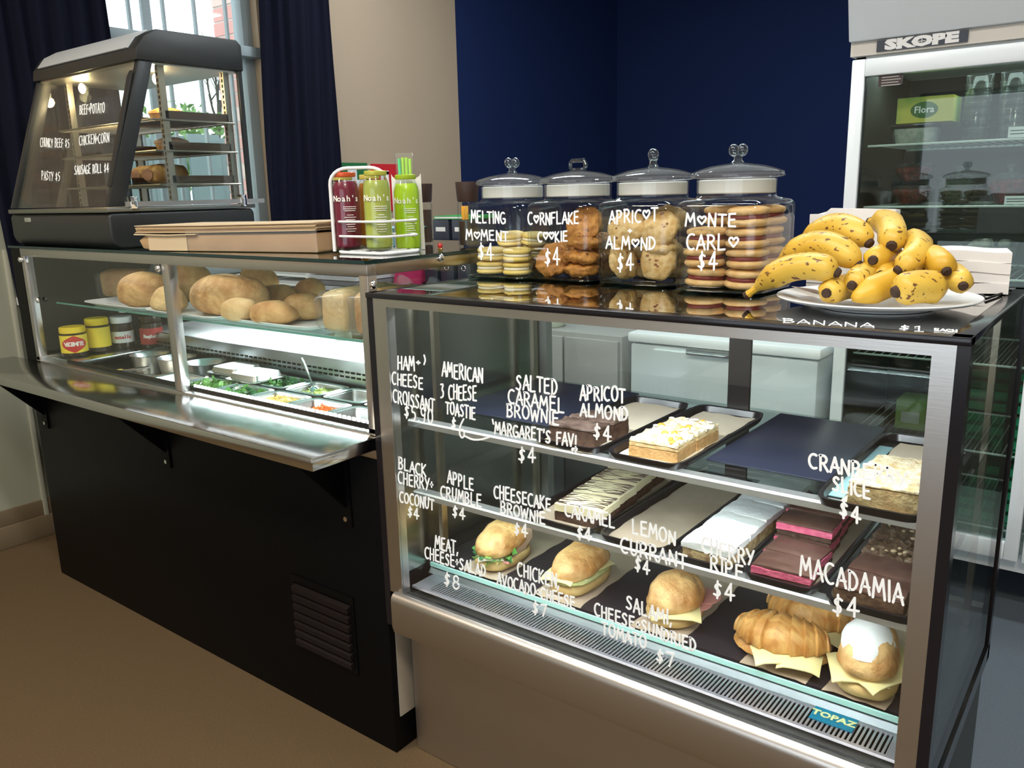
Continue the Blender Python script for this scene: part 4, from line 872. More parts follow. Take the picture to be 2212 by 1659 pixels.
# ---- black trays, papers, slices
def rr_tray(name, x0, x1, y0, y1, z, label, group='black trays in the cake case', h=.017):
    cx_, cy_ = (x0+x1)/2, (y0+y1)/2; hx, hy = (x1-x0)/2, (y1-y0)/2
    o = MB().ring((0, 0, 0), [(hx-.010, hy-.010), (hx-.004, hy-.004), (hx, hy), (hx, hy), (hx-.004, hy-.004), (hx-.008, hy-.008), (hx-.013, hy-.013)], [0, .003, h-.002, h, h+.0006, h-.001, .003], 44, sq=9).build(name, black_tray); o.location = (cx_, cy_, z)
    return tag(o, label, 'tray', group)
def paper(x0, x1, y0, y1, z, mt, label, seed=1, group=None, name='baking_paper', lipfront=0):
    rnd = random.Random(seed); nx, ny = 6, 14; vs = []
    for j in range(ny+1):
        for i in range(nx+1):
            ex = .0025*math.sin(j*1.7+seed) if i in (0, nx) else 0; ey = .003*math.sin(i*2.1+seed) if j in (0, ny) else 0
            vs.append((x0+(x1-x0)*i/nx+ex, y0+(y1-y0)*j/ny+ey, z+.0012+.0008*math.sin(i*1.3+j*.7+seed)+(lipfront if j == 0 else 0)))
    k = (nx+1); top = len(vs); vs += [(a, b, c-.0007) for a, b, c in vs]
    fs = [(j*k+i, j*k+i+1, (j+1)*k+i+1, (j+1)*k+i) for j in range(ny) for i in range(nx)]; fs += [tuple(top+q for q in f[::-1]) for f in fs]
    o = MB().add(vs, fs).build(name, mt, ang=60); return tag(o, label, 'paper', group)
ZA = S1-.0018
rr_tray('slice_tray', -1.015, -.845, 1.368, 1.815, ZA, 'black tray of salted caramel brownie, leftmost on the top shelf')
rr_tray('slice_tray', -.835, -.662, 1.368, 1.825, ZA, 'black tray of apricot almond slice on the top shelf')
rr_tray('slice_tray', -.410, -.232, 1.345, 1.815, ZA, 'black tray of cranberry slice at the right end of the top shelf')
tag(B(-.655, -.420, 1.47, 1.88, ZA+.0006, ZA+.006).build('serving_mat', M('mat_navy', (.025, .03, .055), .28, spec=.5), bevel=.002), 'flat dark empty mat between the apricot and cranberry trays', 'mat')
tag(B(-1.36, -1.03, 1.50, 1.88, ZA+.0006, ZA+.006).build('serving_mat', MATS['mat_navy'], bevel=.002), 'flat dark empty mat at the left end of the top shelf', 'mat')
paper(-1.000, -.862, 1.37, 1.795, ZA+.004, parch, 'cream paper under the salted caramel brownie', 1, name='baking_paper')
paper(-.815, -.685, 1.39, 1.80, ZA+.004, parch, 'cream paper under the apricot almond slice', 2)
paper(-.370, -.250, 1.37, 1.78, ZA+.004, parch, 'cream paper under the cranberry slice', 3)
tag(B(-.400, -.372, 1.40, 1.74, ZA+.004, ZA+.0055).build('blue_liner', M('liner_blue', (.30, .52, .56), .4)), 'strip of pale blue liner beside the cranberry slice paper', 'liner')
rr_tray('slice_tray', -1.05, -.862, 1.372, 1.86, S2-.0018, 'black tray of cheesecake brownie on the middle shelf')
rr_tray('slice_tray', -.855, -.692, 1.372, 1.86, S2-.0018, 'black tray left almost empty, caramel label in front of it')
rr_tray('slice_tray', -.684, -.548, 1.372, 1.86, S2-.0018, 'black tray of white iced lemon currant slice')
rr_tray('slice_tray', -.542, -.398, 1.372, 1.86, S2-.0018, 'black tray of pink and chocolate cherry slice')
rr_tray('slice_tray', -.390, -.232, 1.36, 1.84, S2-.0018, 'black tray of macadamia slice at the right end of the middle shelf')
ZM = S2+.002
paper(-1.035, -.877, 1.388, 1.84, ZM, parch_d, 'brown paper under the cheesecake brownie', 4)
paper(-.842, -.706, 1.388, 1.83, ZM, parch_d, 'bare stained brown paper on the almost empty tray', 5)
paper(-.672, -.556, 1.388, 1.84, ZM, parch_d, 'paper under the white iced slices', 6)
paper(-.532, -.408, 1.388, 1.84, ZM, parch_d, 'paper under the pink cherry slices', 7)
paper(-.380, -.244, 1.388, 1.84, ZM, parch_d, 'paper under the macadamia slices', 8)

def slab_(w_, d_, h, z0=0, amp=.003, seed=1, n=8, m_=8, edge=.002, fr=60, col=None, bow=.0):
    """a cut cake layer: straight sides with crumb relief and an uneven top"""
    mb = MB(); vs = []; nz = 3
    def jit(x, y, z, k): return noise.noise(Vector((x*fr+seed*5, y*fr, z*fr)))*k
    for j in range(m_+1):
        for i in range(n+1):
            x = -w_/2+w_*i/n; y = -d_/2+d_*j/m_; e = 1 if (i in (0, n) or j in (0, m_)) else 0
            z = z0+h+jit(x, y, 0, amp)-e*edge+bow*(1-(2*x/w_)**2)
            x += jit(x, y, 3, edge)*e; y += jit(x, y, 5, edge)*e; vs.append((x, y, z))
    k = n+1; fs = [(j*k+i, j*k+i+1, (j+1)*k+i+1, (j+1)*k+i) for j in range(m_) for i in range(n)]
    per = [i for i in range(n+1)]+[j*k+n for j in range(1, m_+1)]+[m_*k+i for i in range(n-1, -1, -1)]+[j*k for j in range(m_-1, 0, -1)]
    P = len(per); prev = per
    for q in range(1, nz+1):
        base = len(vs); f = q/nz
        for p_ in per:
            x, y, z = vs[p_]; vs.append((x+jit(x, y, f*7, edge)*.8, y+jit(x, y, f*9, edge)*.8, z*(1-f)+z0*f))
        cur = list(range(base, base+P)); fs += [(prev[i], cur[i], cur[(i+1) % P], prev[(i+1) % P]) for i in range(P)]; prev = cur
    fs.append(tuple(prev)); mb.add(vs, fs); return mb
def slice_mesh(layers):
    out = []
    for nm, mt, args in layers: out.append((nm, slab_(**args).mesh(nm, mt, ang=50)))
    return out
def put_slice(name, parts, loc, rz, label, group, extra=None):
    t = thing(name, label, 'cake slice', loc, group); t.rotation_euler = (0, 0, rz)
    for nm, me in parts: lobj(nm, me, t)
    if extra: 
        for nm, me in extra: lobj(nm, me, t)
    return t
def bits(name, n, w_, d_, z, size, mt, seed, squash=.6):
    rnd = random.Random(seed); mb = MB()
    for i in range(n):
        b_ = blob(size*rnd.uniform(.6, 1.2), size*rnd.uniform(.6, 1.2), size*squash, .002, 90, i, 7, 5); p = Vector((rnd.uniform(-w_, w_)/2, rnd.uniform(-d_, d_)/2, z)); b_.v = [v+p for v in b_.v]; mb.add(b_.v, b_.f)
    return (name, mb.mesh(name, mt, ang=60))
def stripes(name, n, w_, d_, z, r, mt, seed):
    rnd = random.Random(seed); mb = MB()
    for i in range(n):
        y = -d_/2+d_*(i+.5)/n; pts = [(-w_/2+w_*k/7, y+rnd.uniform(-1, 1)*d_/n*.7+(k-3.5)*d_*.03, z) for k in range(8)]; mb.tube(pts, r, 5)
    return (name, mb.mesh(name, mt))
choc = M('brownie_chocolate', (.045, .020, .014), .55, col2=(.09, .045, .03), ns=60, bump=.5, bs=160)
choct = M('brownie_crust', (.075, .045, .035), .45, col2=(.16, .11, .09), ns=26, bump=.6, bs=90)
caramel = M('caramel_line', (.45, .20, .04), .35)
biscuit = M('biscuit_base', (.60, .36, .15), .75, col2=(.50, .28, .10), ns=90, bump=.4, bs=200)
crumble = M('crumble_top', (.85, .74, .52), .8, col2=(.70, .52, .26), ns=50, bump=.9, bs=110)
apric = M('apricot_piece', (.85, .38, .05), .4)
sugar = M('icing_sugar', (.90, .88, .84), .9)
icing = M('white_icing', (.86, .90, .90), .5, bump=.35, bs=70)
currant = M('currant_base', (.56, .42, .22), .8, col2=(.30, .20, .10), ns=70, lo=.45, hi=.62, bump=.5, bs=140)
cheesec = M('cheesecake_cream', (.80, .72, .48), .5, col2=(.74, .64, .40), ns=20)
pink = M('cherry_pink', (.75, .16, .26), .6, col2=(.62, .10, .20), ns=80, bump=.5, bs=160)
mchoc = M('milk_chocolate_top', (.085, .040, .030), .38, col2=(.14, .075, .06), ns=14)
nut = M('nut_pieces', (.55, .42, .28), .6)
oat = M('oat_slice', (.58, .44, .22), .85, col2=(.40, .26, .12), ns=60, lo=.4, hi=.62, bump=.8, bs=130)
oatp = M('oat_slice_top', (.80, .70, .50), .85, col2=(.55, .40, .20), ns=45, lo=.4, hi=.65, bump=.8, bs=130)
# top shelf
zt = ZA+.0058
br = slice_mesh([('cake', choc, dict(w_=.110, d_=.066, h=.034, seed=3)), ('crust', choct, dict(w_=.111, d_=.067, h=.006, z0=.034, amp=.007, seed=4, fr=45))])
put_slice('brownie_slice', br, (-.930, 1.435, zt), .06, 'dark cracked-top brownie slice at the front of the leftmost tray', 'salted caramel brownies')
put_slice('brownie_slice', br, (-.925, 1.507, zt), .02, 'dark brownie slice directly behind the front one, leftmost tray', 'salted caramel brownies')
ap = slice_mesh([('base', biscuit, dict(w_=.105, d_=.097, h=.022, seed=5)), ('filling', M('almond_filling', (.74, .55, .28), .8, col2=(.66, .44, .2), ns=60, bump=.5, bs=150), dict(w_=.104, d_=.096, h=.008, z0=.022, seed=6)), ('crumble', crumble, dict(w_=.103, d_=.095, h=.006, z0=.030, amp=.010, seed=7, fr=90, n=12, m_=12))])
put_slice('apricot_almond_slice', ap, (-.742, 1.456, zt), .04, 'apricot almond slice with orange apricot pieces, nearest the glass', 'apricot almond slices', [bits('apricot', 6, .09, .08, .037, .008, apric, 1)])
put_slice('apricot_almond_slice', ap, (-.740, 1.552, zt), -.03, 'sugar-dusted apricot almond slice, the rear one of two', 'apricot almond slices', [bits('apricot', 4, .09, .08, .037, .008, apric, 2), bits('sugar_dusting', 40, .10, .09, .037, .007, sugar, 3, .25)])
cb = slice_mesh([('oat_layer', oat, dict(w_=.108, d_=.085, h=.036, seed=8, amp=.004)), ('top_layer', oatp, dict(w_=.108, d_=.085, h=.006, z0=.036, amp=.007, seed=9, fr=80))])
put_slice('cranberry_slice', cb, (-.306, 1.418, zt), .08, 'pale oat cranberry slice in front, right tray of the top shelf', 'cranberry slices')
put_slice('cranberry_slice', cb, (-.302, 1.510, zt), -.04, 'pale oat cranberry slice behind the front one, right tray', 'cranberry slices')
# middle shelf
zm = ZM+.0022
cc = slice_mesh([('brownie_base', choc, dict(w_=.114, d_=.088, h=.022, seed=10)), ('cheesecake', cheesec, dict(w_=.115, d_=.089, h=.018, z0=.022, amp=.002, seed=11, bow=.002))])
for k, (y, lb) in enumerate(((1.458, 'nearest the glass'), (1.550, 'second from the front'), (1.642, 'third from the front'), (1.734, 'at the back'))):
    put_slice('cheesecake_brownie', cc, (-.925-.030*k/3, y, zm), .06+.015*(-1)**k, 'cheesecake brownie with dark drizzled lines, '+lb, 'cheesecake brownies', [stripes('chocolate_drizzle', 9, .108, .08, .0412, .0012, choc, k)])
lc = slice_mesh([('currant_base', currant, dict(w_=.098, d_=.086, h=.024, seed=12)), ('icing', icing, dict(w_=.102, d_=.089, h=.014, z0=.024, amp=.004, seed=13, bow=.003, fr=35))])
for k, (y, lb) in enumerate(((1.432, 'nearest the glass'), (1.524, 'second from the glass'), (1.616, 'third from the glass'), (1.708, 'fourth from the glass'), (1.798, 'at the very back'))):
    put_slice('lemon_currant_slice', lc, (-.614, y, zm), .03*math.sin(k*2.2), 'white iced lemon currant slice, '+lb, 'lemon currant slices')
cs = slice_mesh([('chocolate_base', choc, dict(w_=.105, d_=.072, h=.010, seed=14)), ('pink_filling', pink, dict(w_=.107, d_=.074, h=.014, z0=.010, seed=15, amp=.003)), ('chocolate_top', mchoc, dict(w_=.105, d_=.072, h=.005, z0=.024, seed=16, amp=.002, bow=.001))])
for k, (y, x, z, rz, lb) in enumerate(((1.424, -.470, 0, .05, 'in front, lying flat'), (1.499, -.474, 0, -.04, 'second row, lying flat'), (1.576, -.482, 0, .0, 'third row, underneath the one with bright pink edge'), (1.578, -.480, .0298, .03, 'third row, stacked on top, its pink edge showing'),
        (1.654, -.488, 0, .03, 'fourth row, underneath'), (1.656, -.486, .0298, -.03, 'fourth row, stacked on top, pink edge showing'), (1.731, -.494, 0, -.02, 'at the back of the tray'))):
    put_slice('cherry_slice', cs, (x, y, zm+z), rz, 'pink-filled chocolate cherry slice, '+lb, 'cherry chocolate slices')
mc = slice_mesh([('cake', M('macadamia_cake', (.16, .09, .05), .6, col2=(.09, .045, .028), ns=50, bump=.5, bs=150), dict(w_=.110, d_=.080, h=.030, seed=17)), ('glaze', mchoc, dict(w_=.110, d_=.080, h=.005, z0=.030, amp=.003, seed=18))])
mn = slice_mesh([('cake', MATS['macadamia_cake'], dict(w_=.110, d_=.080, h=.030, seed=19)), ('nut_topping', M('nutty_top', (.12, .07, .045), .4, col2=(.30, .22, .15), ns=60, lo=.5, hi=.7, bump=1.0, bs=90), dict(w_=.110, d_=.080, h=.007, z0=.030, amp=.012, seed=20, fr=90, n=12, m_=12))])
for k, (y, s_, lb) in enumerate(((1.412, mc, 'smooth-topped, nearest the glass'), (1.494, mc, 'smooth-topped, second from the glass'), (1.576, mn, 'rough nutty top, third from the glass'), (1.662, mn, 'rough nutty top, at the back'))):
    put_slice('macadamia_slice', s_, (-.314, y, zm), .03*(-1)**k, 'dark macadamia slice, '+lb, 'macadamia slices', [bits('nuts', 8, .09, .06, .037 if s_ is mn else .0345, .005, nut, k)] if s_ is mn else None)

# ---- bottom deck: papers and sandwiches
ZD = .5185
tag(B(-1.35, -.235, 1.455, 1.90, ZD, ZD+.004).build('deck_mat', M('deck_mat_dark', (.028, .022, .028), .4, spec=.4)), 'dark mat covering the bottom deck of the cake case', 'mat')
ZP = ZD+.0043
for i, (x0, x1, y1, lb) in enumerate(((-1.305, -1.185, 1.80, 'brown paper under the wrapped salad roll, leftmost'), (-1.075, -.945, 1.80, 'brown paper under the chicken and avocado roll'), (-.812, -.690, 1.80, 'brown paper under the salami and tomato roll'), (-.560, -.428, 1.80, 'brown paper under the two croissants'), (-.398, -.285, 1.80, 'brown paper under the dusted roll, nearest the right post'))):
    paper(x0, x1, 1.452, y1, ZP-.0003, M('deck_paper', (.50, .39, .29), .8, col2=(.44, .34, .25), ns=7), lb, 20+i, 'papers on the bottom deck')
bunm = M('bun_crust', (.48, .20, .05), .5, col2=(.76, .48, .20), ns=22, nd=8, lo=.34, hi=.64, bump=1.0, bs=60)
bunb = M('bun_base', (.66, .46, .20), .65, col2=(.58, .38, .14), ns=20, bump=.3, bs=80)
chz = M('cheese_slice', (.85, .74, .36), .4); ham = M('ham_slice', (.62, .26, .22), .45)
avo = M('avocado_filling', (.42, .42, .16), .6, col2=(.56, .54, .28), ns=40, bump=.5, bs=100)
def sq_slice(c, s, rz, mt, name, parent, droop=.006, t=.0022, tilt=(0, 0)):
    n = 6; vs = []; R_ = Euler((tilt[0], tilt[1], rz)).to_matrix()
    for q in (0, 1):
        for j in range(n+1):
            for i in range(n+1):
                u, v = i/n-.5, j/n-.5; z = -droop*((2*u)**4+(2*v)**4)*.5 - q*t; vs.append(R_ @ Vector((u*s, v*s, z)) + Vector(c))
    k = n+1; top = k*k; fs = [(j*k+i, j*k+i+1, (j+1)*k+i+1, (j+1)*k+i) for j in range(n) for i in range(n)]; fs += [tuple(top+a for a in f[::-1]) for f in fs]
    per = [i for i in range(n)]+[j*k+n for j in range(n)]+[n*k+i for i in range(n, 0, -1)]+[j*k for j in range(n, 0, -1)]
    fs += [(per[(i+1) % len(per)], per[i], top+per[i], top+per[(i+1) % len(per)]) for i in range(len(per))]
    return MB().add(vs, fs).build(name, mt, parent)
def roll_(name, x, y, L, W, rz, label, mt=bunm, hb=.028, gap=.012, ht=.040, seed=1, tilt=0, e2=.75, dx=0):
    W *= 1.10; ht *= 1.12
    z = ZP+.001; t = thing(name, label, 'sandwich', (x, y, z)); Rz = Euler((0, 0, rz)).to_matrix(); Rt = Euler((tilt, 0, rz)).to_matrix()
    b = blob(W/2, L/2, hb*.62, .003, 40, seed, 26, 12, e1=.6, e2=e2); b.v = [Rz @ v + Vector((x, y, z+hb*.62)) for v in b.v]; b.build('bun_base', bunb, t, ang=80)
    b = blob(W/2*.98, L/2*.98, ht, .007, 26, seed+3, 30, 16, e1=.85, e2=e2, fn=lambda v: Vector((v.x, v.y, v.z if v.z > 0 else v.z*.18)))
    b.v = [Rt @ v + Vector((x, y+dx, z+hb*1.1+gap)) for v in b.v]; b.build('bun_top', mt, t, ang=80); return t, Rz, z+hb*1.15
# 1 wrapped salad roll
t1, R1, z1 = roll_('salad_roll', -1.243, 1.555, .175, .098, .06, 'crusty roll with green salad, wrapped in a brown paper band, leftmost on the deck', gap=.022, ht=.045, seed=2, tilt=.12)
c1 = Vector((-1.243, 1.555, z1))
rnd = random.Random(5)
for k in range(12):
    a = -PI/2+rnd.uniform(-1.25, 1.35); p = c1+Vector((math.cos(a)*.046, math.sin(a)*.082, rnd.uniform(-.004, .020))); mb = MB()
    d = Vector((math.cos(a), math.sin(a), rnd.uniform(-.3, .3))).normalized(); s = d.orthogonal().normalized(); s = (s+Vector((0, 0, rnd.uniform(-.8, .8)))).normalized(); L = rnd.uniform(.018, .030); up = d.cross(s)*.004
    pts = []
    for (u, v) in ((0, .1), (.2, .45), (.35, .25), (.55, .55), (.7, .3), (1, 0), (.7, -.3), (.55, -.55), (.35, -.25), (.2, -.45)): pts.append(p+d*L*u+s*L*v*.8+up*math.sin(u*3))
    mb.add(pts+[q-d.cross(s)*.0007 for q in pts], [tuple(range(10)), tuple(range(10, 20))[::-1]]+[(i, (i+1) % 10, 10+(i+1) % 10, 10+i) for i in range(10)]); mb.build('salad_leaf', lf[k % 3 if k % 4 else 1], t1)
sq_slice(c1+Vector((.0, -.052, .006)), .065, .7, M('white_cheese', (.86, .84, .72), .4), 'cheese_slice', t1)
sq_slice(c1+Vector((.012, -.030, .000)), .075, .3, ham, 'ham_slice', t1)
mb = MB(); n = 26; vs = []
for j, yy in enumerate((-.010, .052)):
    for i in range(n): a = 2*PI*i/n; ct, s_ = math.cos(a), math.sin(a); vs.append(R1 @ Vector((.053*math.copysign(abs(ct)**.8, ct), yy+.045-.028*ct-.03*(i > n/2), 0)) + Vector((-1.243, 1.545, z1+.022+(.046*abs(s_)**.8 if s_ > 0 else -.048*abs(s_)**.7))))
mb.add(vs, [(i, (i+1) % n, n+(i+1) % n, n+i) for i in range(n)]).build('paper_band', M('band_paper', (.56, .38, .26), .75), t1)
# 2 chicken avocado roll
t2, R2, z2 = roll_('chicken_roll', -1.010, 1.560, .185, .100, .0, 'long roll with cheese and green avocado filling, second from the left on the deck', gap=.020, ht=.038, seed=5, tilt=.08)
b = blob(.052, .088, .013, .006, 60, 3, 26, 10, e2=.8); b.v = [v+Vector((-1.003, 1.555, z2+.004)) for v in b.v]; b.build('avocado_filling', avo, t2, ang=80)
sq_slice((-1.022, 1.500, z2+.017), .080, .15, chz, 'cheese_slice', t2, droop=.010); sq_slice((-1.000, 1.590, z2+.017), .085, -.1, chz, 'cheese_slice', t2, droop=.010)
# 3 salami roll
t3, R3, z3 = roll_('salami_roll', -.750, 1.545, .150, .108, .0, 'rough round roll with a cheese corner and pink salami, middle of the deck', gap=.016, ht=.048, seed=9, tilt=.05, e2=.9)
sq_slice((-.738, 1.520, z3+.010), .105, .5, chz, 'cheese_slice', t3, droop=.012)
for k in range(3):
    b = MB().ring((0, 0, 0), [.038, .040, .038], [0, .0015, .003], 20); b.v = [v+Vector((-.722+.006*k, 1.530+.035*k, z3-.003+.003*k)) for v in b.v]; b.build('salami_slice', ham, t3)
# 4, 5 croissants
crm = M('croissant_crust', (.46, .19, .04), .42, col2=(.70, .40, .13), ns=26, lo=.35, hi=.66, bump=.25, bs=110, spec=.5, stretch=(1, 3, 1))
def croissant(x, y, rz, label, seed, L=.150, R0=.054, z=None, bend=.9):
    z = z or ZP+.001; t = thing('croissant', label, 'croissant', (x, y, z), 'croissants on the bottom deck'); Rz = Euler((0, 0, rz)).to_matrix()
    def half(nm, z0, hh, sc, mt, ridge):
        n = 60; m_ = 18; vs = []; rad = L/bend/1.0
        for i in range(n+1):
            s = -1+2*i/n; th = s*bend*.5*1.25; cx_ = rad*math.sin(th); cy_ = rad*(1-math.cos(th))
            env = max(.0, 1-abs(s)**2.2)**.55; seg = (abs(s)*4.6) % 1; r = R0*sc*(.18+.82*env)*(1-ridge*(seg)*.9+ridge*.4) if abs(s) < .999 else R0*.08
            for j in range(m_):
                a = 2*PI*j/m_; ca, sa = math.cos(a), math.sin(a); zz = sa*r*hh*(1 if sa > 0 else .25)
                off_ = .004*math.sin(a*2+s*6); vs.append(Rz @ Vector((cx_-math.sin(th)*ca*r+off_*.3, cy_+math.cos(th)*ca*r, zz+z0)) + Vector((x, y, z)))
        fs = [(i*m_+j, i*m_+(j+1) % m_, (i+1)*m_+(j+1) % m_, (i+1)*m_+j) for i in range(n) for j in range(m_)]+[tuple(range(m_)), tuple(range(n*m_, n*m_+m_))]
        MB().add(vs, fs).build(nm, mt, t, ang=50)
    half('croissant_base', .012, .5, .98, crm, .06); half('croissant_top', .036, .95, 1.0, crm, .20)
    return t
t4 = croissant(-.505, 1.520, .12, 'croissant with cheese and ham hanging out, nearest the glass', 1)
sq_slice((-.505, 1.488, ZP+.034), .090, .55, chz, 'cheese_slice', t4, droop=.014); sq_slice((-.455, 1.490, ZP+.033), .080, .2, chz, 'cheese_slice', t4, droop=.014); sq_slice((-.545, 1.535, ZP+.032), .07, 1.0, ham, 'ham_slice', t4, droop=.006)
t5 = croissant(-.492, 1.650, -.10, 'croissant lying behind the cheesy front croissant', 2)
sq_slice((-.515, 1.625, ZP+.034), .090, .5, chz, 'cheese_slice', t5, droop=.010); sq_slice((-.455, 1.620, ZP+.033), .085, .1, chz, 'cheese_slice', t5, droop=.012)
# 6 dusted roll
t6, R6, z6 = roll_('dusted_roll', -.338, 1.522, .150, .100, .15, 'white-dusted roll with large cheese slices, nearest the right steel post', gap=.028, ht=.050, seed=13, tilt=.12)
sq_slice((-.352, 1.500, z6+.010), .100, .4, chz, 'cheese_slice', t6, droop=.010); sq_slice((-.325, 1.500, z6+.014), .098, -.5, chz, 'cheese_slice', t6, droop=.014); sq_slice((-.318, 1.570, z6+.014), .100, .1, chz, 'cheese_slice', t6, droop=.010)
b = blob(.047, .066, .040, .004, 30, 9, 24, 12, fn=lambda v: Vector((v.x, v.y, max(v.z, .004)))); Rt = Euler((.12, 0, .15)).to_matrix(); b.v = [Rt @ v + Vector((-.340, 1.518, z6+.0515)) for v in b.v]; b.build('flour_dusting', sugar, t6, ang=80)

# ================================================================ ON THE CAKE CASE: cookie jars
JZ = ST+.0002
JP = [(-1.338, 1.755), (-1.150, 1.775), (-.936, 1.762), (-.712, 1.712)]
LIDG = GL('lid_glass', (.93, .95, .945), 1.0, milky=.05)
JL = ['square glass cookie jar lettered MELTING MOMENT, leftmost of the four jars', 'square glass cookie jar lettered CORNFLAKE COOKIE, second of the four jars', 'square glass cookie jar lettered APRICOT + ALMOND, third of the four jars', 'square glass cookie jar of golden sandwich biscuits, rightmost, beside the bananas']
JW = .098
def jar_mesh_parts():
    body = MB().ring((0, 0, 0), [JW-.010, JW-.003, JW, JW, JW-.002, JW-.007, JW-.013, .090, .084, .083], [0, .003, .012, .174, .183, .188, .1905, .194, .198, .232], 48, sq=9, cap0=True, cap1=False)
    # upper rings are round: reshape by height
    for v in body.v:
        if v.z > .191:
            k = 1; a = math.atan2(v.y, v.x); r = .088 if v.z < .196 else .083; q = Vector((math.cos(a)*r, math.sin(a)*r, v.z)); v.x, v.y = v.x*(1-k)+q.x*k, v.y*(1-k)+q.y*k
    inner = MB().ring((0, 0, 0), [JW-.012, JW-.007, JW-.0045, JW-.0045, JW-.008], [.007, .010, .016, .164, .176], 48, sq=8, cap0=True, cap1=False)
    bottom = MB().ring((0, 0, 0), [JW-.012, JW-.003, JW-.004, JW-.014], [.0006, .004, .0065, .0068], 40, sq=9)
    seal = MB().ring((0, 0, 0), [.076, .0785, .0785, .076], [.202, .204, .229, .231], 36)
    rim = MB().ring((0, 0, 0), [.083, .093, .096, .096, .0945, .094, .088, .06, .03, .012, 0.006], [.233, .234, .236, .240, .2415, .246, .249, .2575, .262, .2645, .265], 40)
    return [('body', body.mesh('body', jar_glass)), ('inner_wall', inner.mesh('inner_wall', jar_glass)), ('glass_base', bottom.mesh('glass_base', jar_thick)), ('seal_ring', seal.mesh('seal_ring', M('seal_plastic', (.62, .61, .58), .5)))], rim.mesh('lid', LIDG)
jparts, lidm = jar_mesh_parts()
solidglass = GL('knob_glass', (.80, .86, .86), 2.2)
knobs = [MB().add(*(lambda a: (a.v, a.f))(blob(.011, .011, .011, nu=14, nv=10))) for _ in range(1)]
def knob_mesh(kind):
    mb = MB().ring((0, 0, 0), [.014, .009, .008, .012], [.2652, .270, .278, .282], 18)
    if kind == 'ball': b = blob(.013, .013, .014, nu=16, nv=10); mb.add([v+Vector((0, 0, .292)) for v in b.v], b.f)
    elif kind == 'loop': mb = MB().ring((0, 0, 0), [(.022, .009), (.022, .009)], [.2652, .270], 18, sq=3); mb.tube([(-.022, 0, .270), (-.022, 0, .282), (-.018, 0, .288), (.018, 0, .288), (.022, 0, .282), (.022, 0, .270)], .005, 10)
    else:
        for s in (-.009, .009): b = blob(.011, .012, .013, nu=14, nv=10); mb.add([v+Vector((s, 0, .290)) for v in b.v], b.f)
    return mb
JT = []
for i, ((x, y), lb) in enumerate(zip(JP, JL)):
    t = thing('cookie_jar', lb, 'jar', (x, y, JZ), 'cookie jars on the cake case'); t.rotation_euler = (0, 0, (.03, 0, -.02, -.03)[i]); JT.append(t)
    for nm, me in jparts: lobj(nm, me, t)
    ld = lobj('lid', lidm, t); k = knob_mesh(('lobe', 'loop', 'ball', 'lobe')[i]).mesh('knob', solidglass); lobj('knob', k, ld, None, (0, 0, (.5, 0, 0, .3)[i]))
jtext = [[('MELTING', 1018, 481, 1092, 483, 25), ('M~MENT', 1007, 517, 1099, 521, 21), ('$4', 1034, 562, 1068, 560, 36)],
         [('C~RNFLAKE', 1141, 486, 1251, 483, 25), ('C~~KIE', 1162, 522, 1226, 521, 22), ('$4', 1177, 573, 1211, 573, 36)],
         [('APRIC~T', 1316, 484, 1421, 477, 27), ('+', 1357, 505, 1365, 505, 14), ('ALM~ND', 1309, 537, 1417, 539, 26), ('$4', 1334, 586, 1370, 582, 36)],
         [('M~NTE', 1481, 488, 1591, 488, 27), ('CARL~', 1483, 540, 1595, 538, 32), ('$4', 1508, 586, 1551, 583, 38)]]
for i, tx in enumerate(jtext):
    x, y = JP[i]; a = (.03, 0, -.02, -.03)[i]; nrm = Vector((math.sin(a), -math.cos(a), 0)); p0 = Vector((x, y, JZ)) + nrm*(JW+.0012)
    body = [c for c in JT[i].children if c.name.startswith('body')][0]
    JT[i]['_'] = 1; OFFi = Vector((x, y, JZ))
    o = lettering('price_lettering', tx, lambda u, v: at_pl(u, v, p0, nrm), None, r=.0021, nrm=nrm, upz=1)
    o.data.transform(Matrix.Rotation(-a, 4, 'Z') @ Matrix.Translation(-OFFi)); o.parent = JT[i]; del JT[i]['_']
# cookies
cook_y = M('melting_moment_biscuit', (.82, .60, .16), .6, col2=(.88, .68, .26), ns=20, bump=.2, bs=90); cream = M('butter_cream', (.90, .84, .68), .5)
cook_b = M('cornflake_cookie', (.62, .28, .06), .6, col2=(.44, .17, .03), ns=55, lo=.4, hi=.62, bump=1.0, bs=75)
cook_o = M('oat_cookie', (.76, .54, .26), .7, col2=(.60, .36, .12), ns=60, lo=.42, hi=.62, bump=.8, bs=80); chip = M('fruit_chip', (.30, .12, .05), .5)
cook_m = M('monte_carlo_biscuit', (.72, .43, .17), .65, col2=(.82, .56, .27), ns=30, bump=.4, bs=85); jam = M('jam_red', (.20, .03, .03), .4)
def sand_meshes(r, h, bm_, cm, cr, amp, seed, fr):
    b1 = blob(r, r, h*.5, amp, fr, seed, 24, 10, e1=.75); b1.v = [v+Vector((0, 0, h*.5)) for v in b1.v]
    b2 = blob(r*.98, r*.98, h*.5, amp, fr, seed+1, 24, 10, e1=.75); b2.v = [v+Vector((0, 0, h*1.5+h*.12)) for v in b2.v]
    c = MB().ring((0, 0, 0), [r*cr*.96, r*cr, r*cr*.96], [h*.86, h*1.06, h*1.26], 24)
    return [('biscuit', b1.mesh('biscuit', bm_, ang=80)), ('biscuit', b2.mesh('biscuit', bm_, ang=80)), ('filling', c.mesh('filling', cm, ang=80))]
mmp = sand_meshes(.040, .0162, cook_y, cream, .93, .002, 1, 60)
mcp = sand_meshes(.0455, .0205, cook_m, jam, .885, .004, 5, 50)
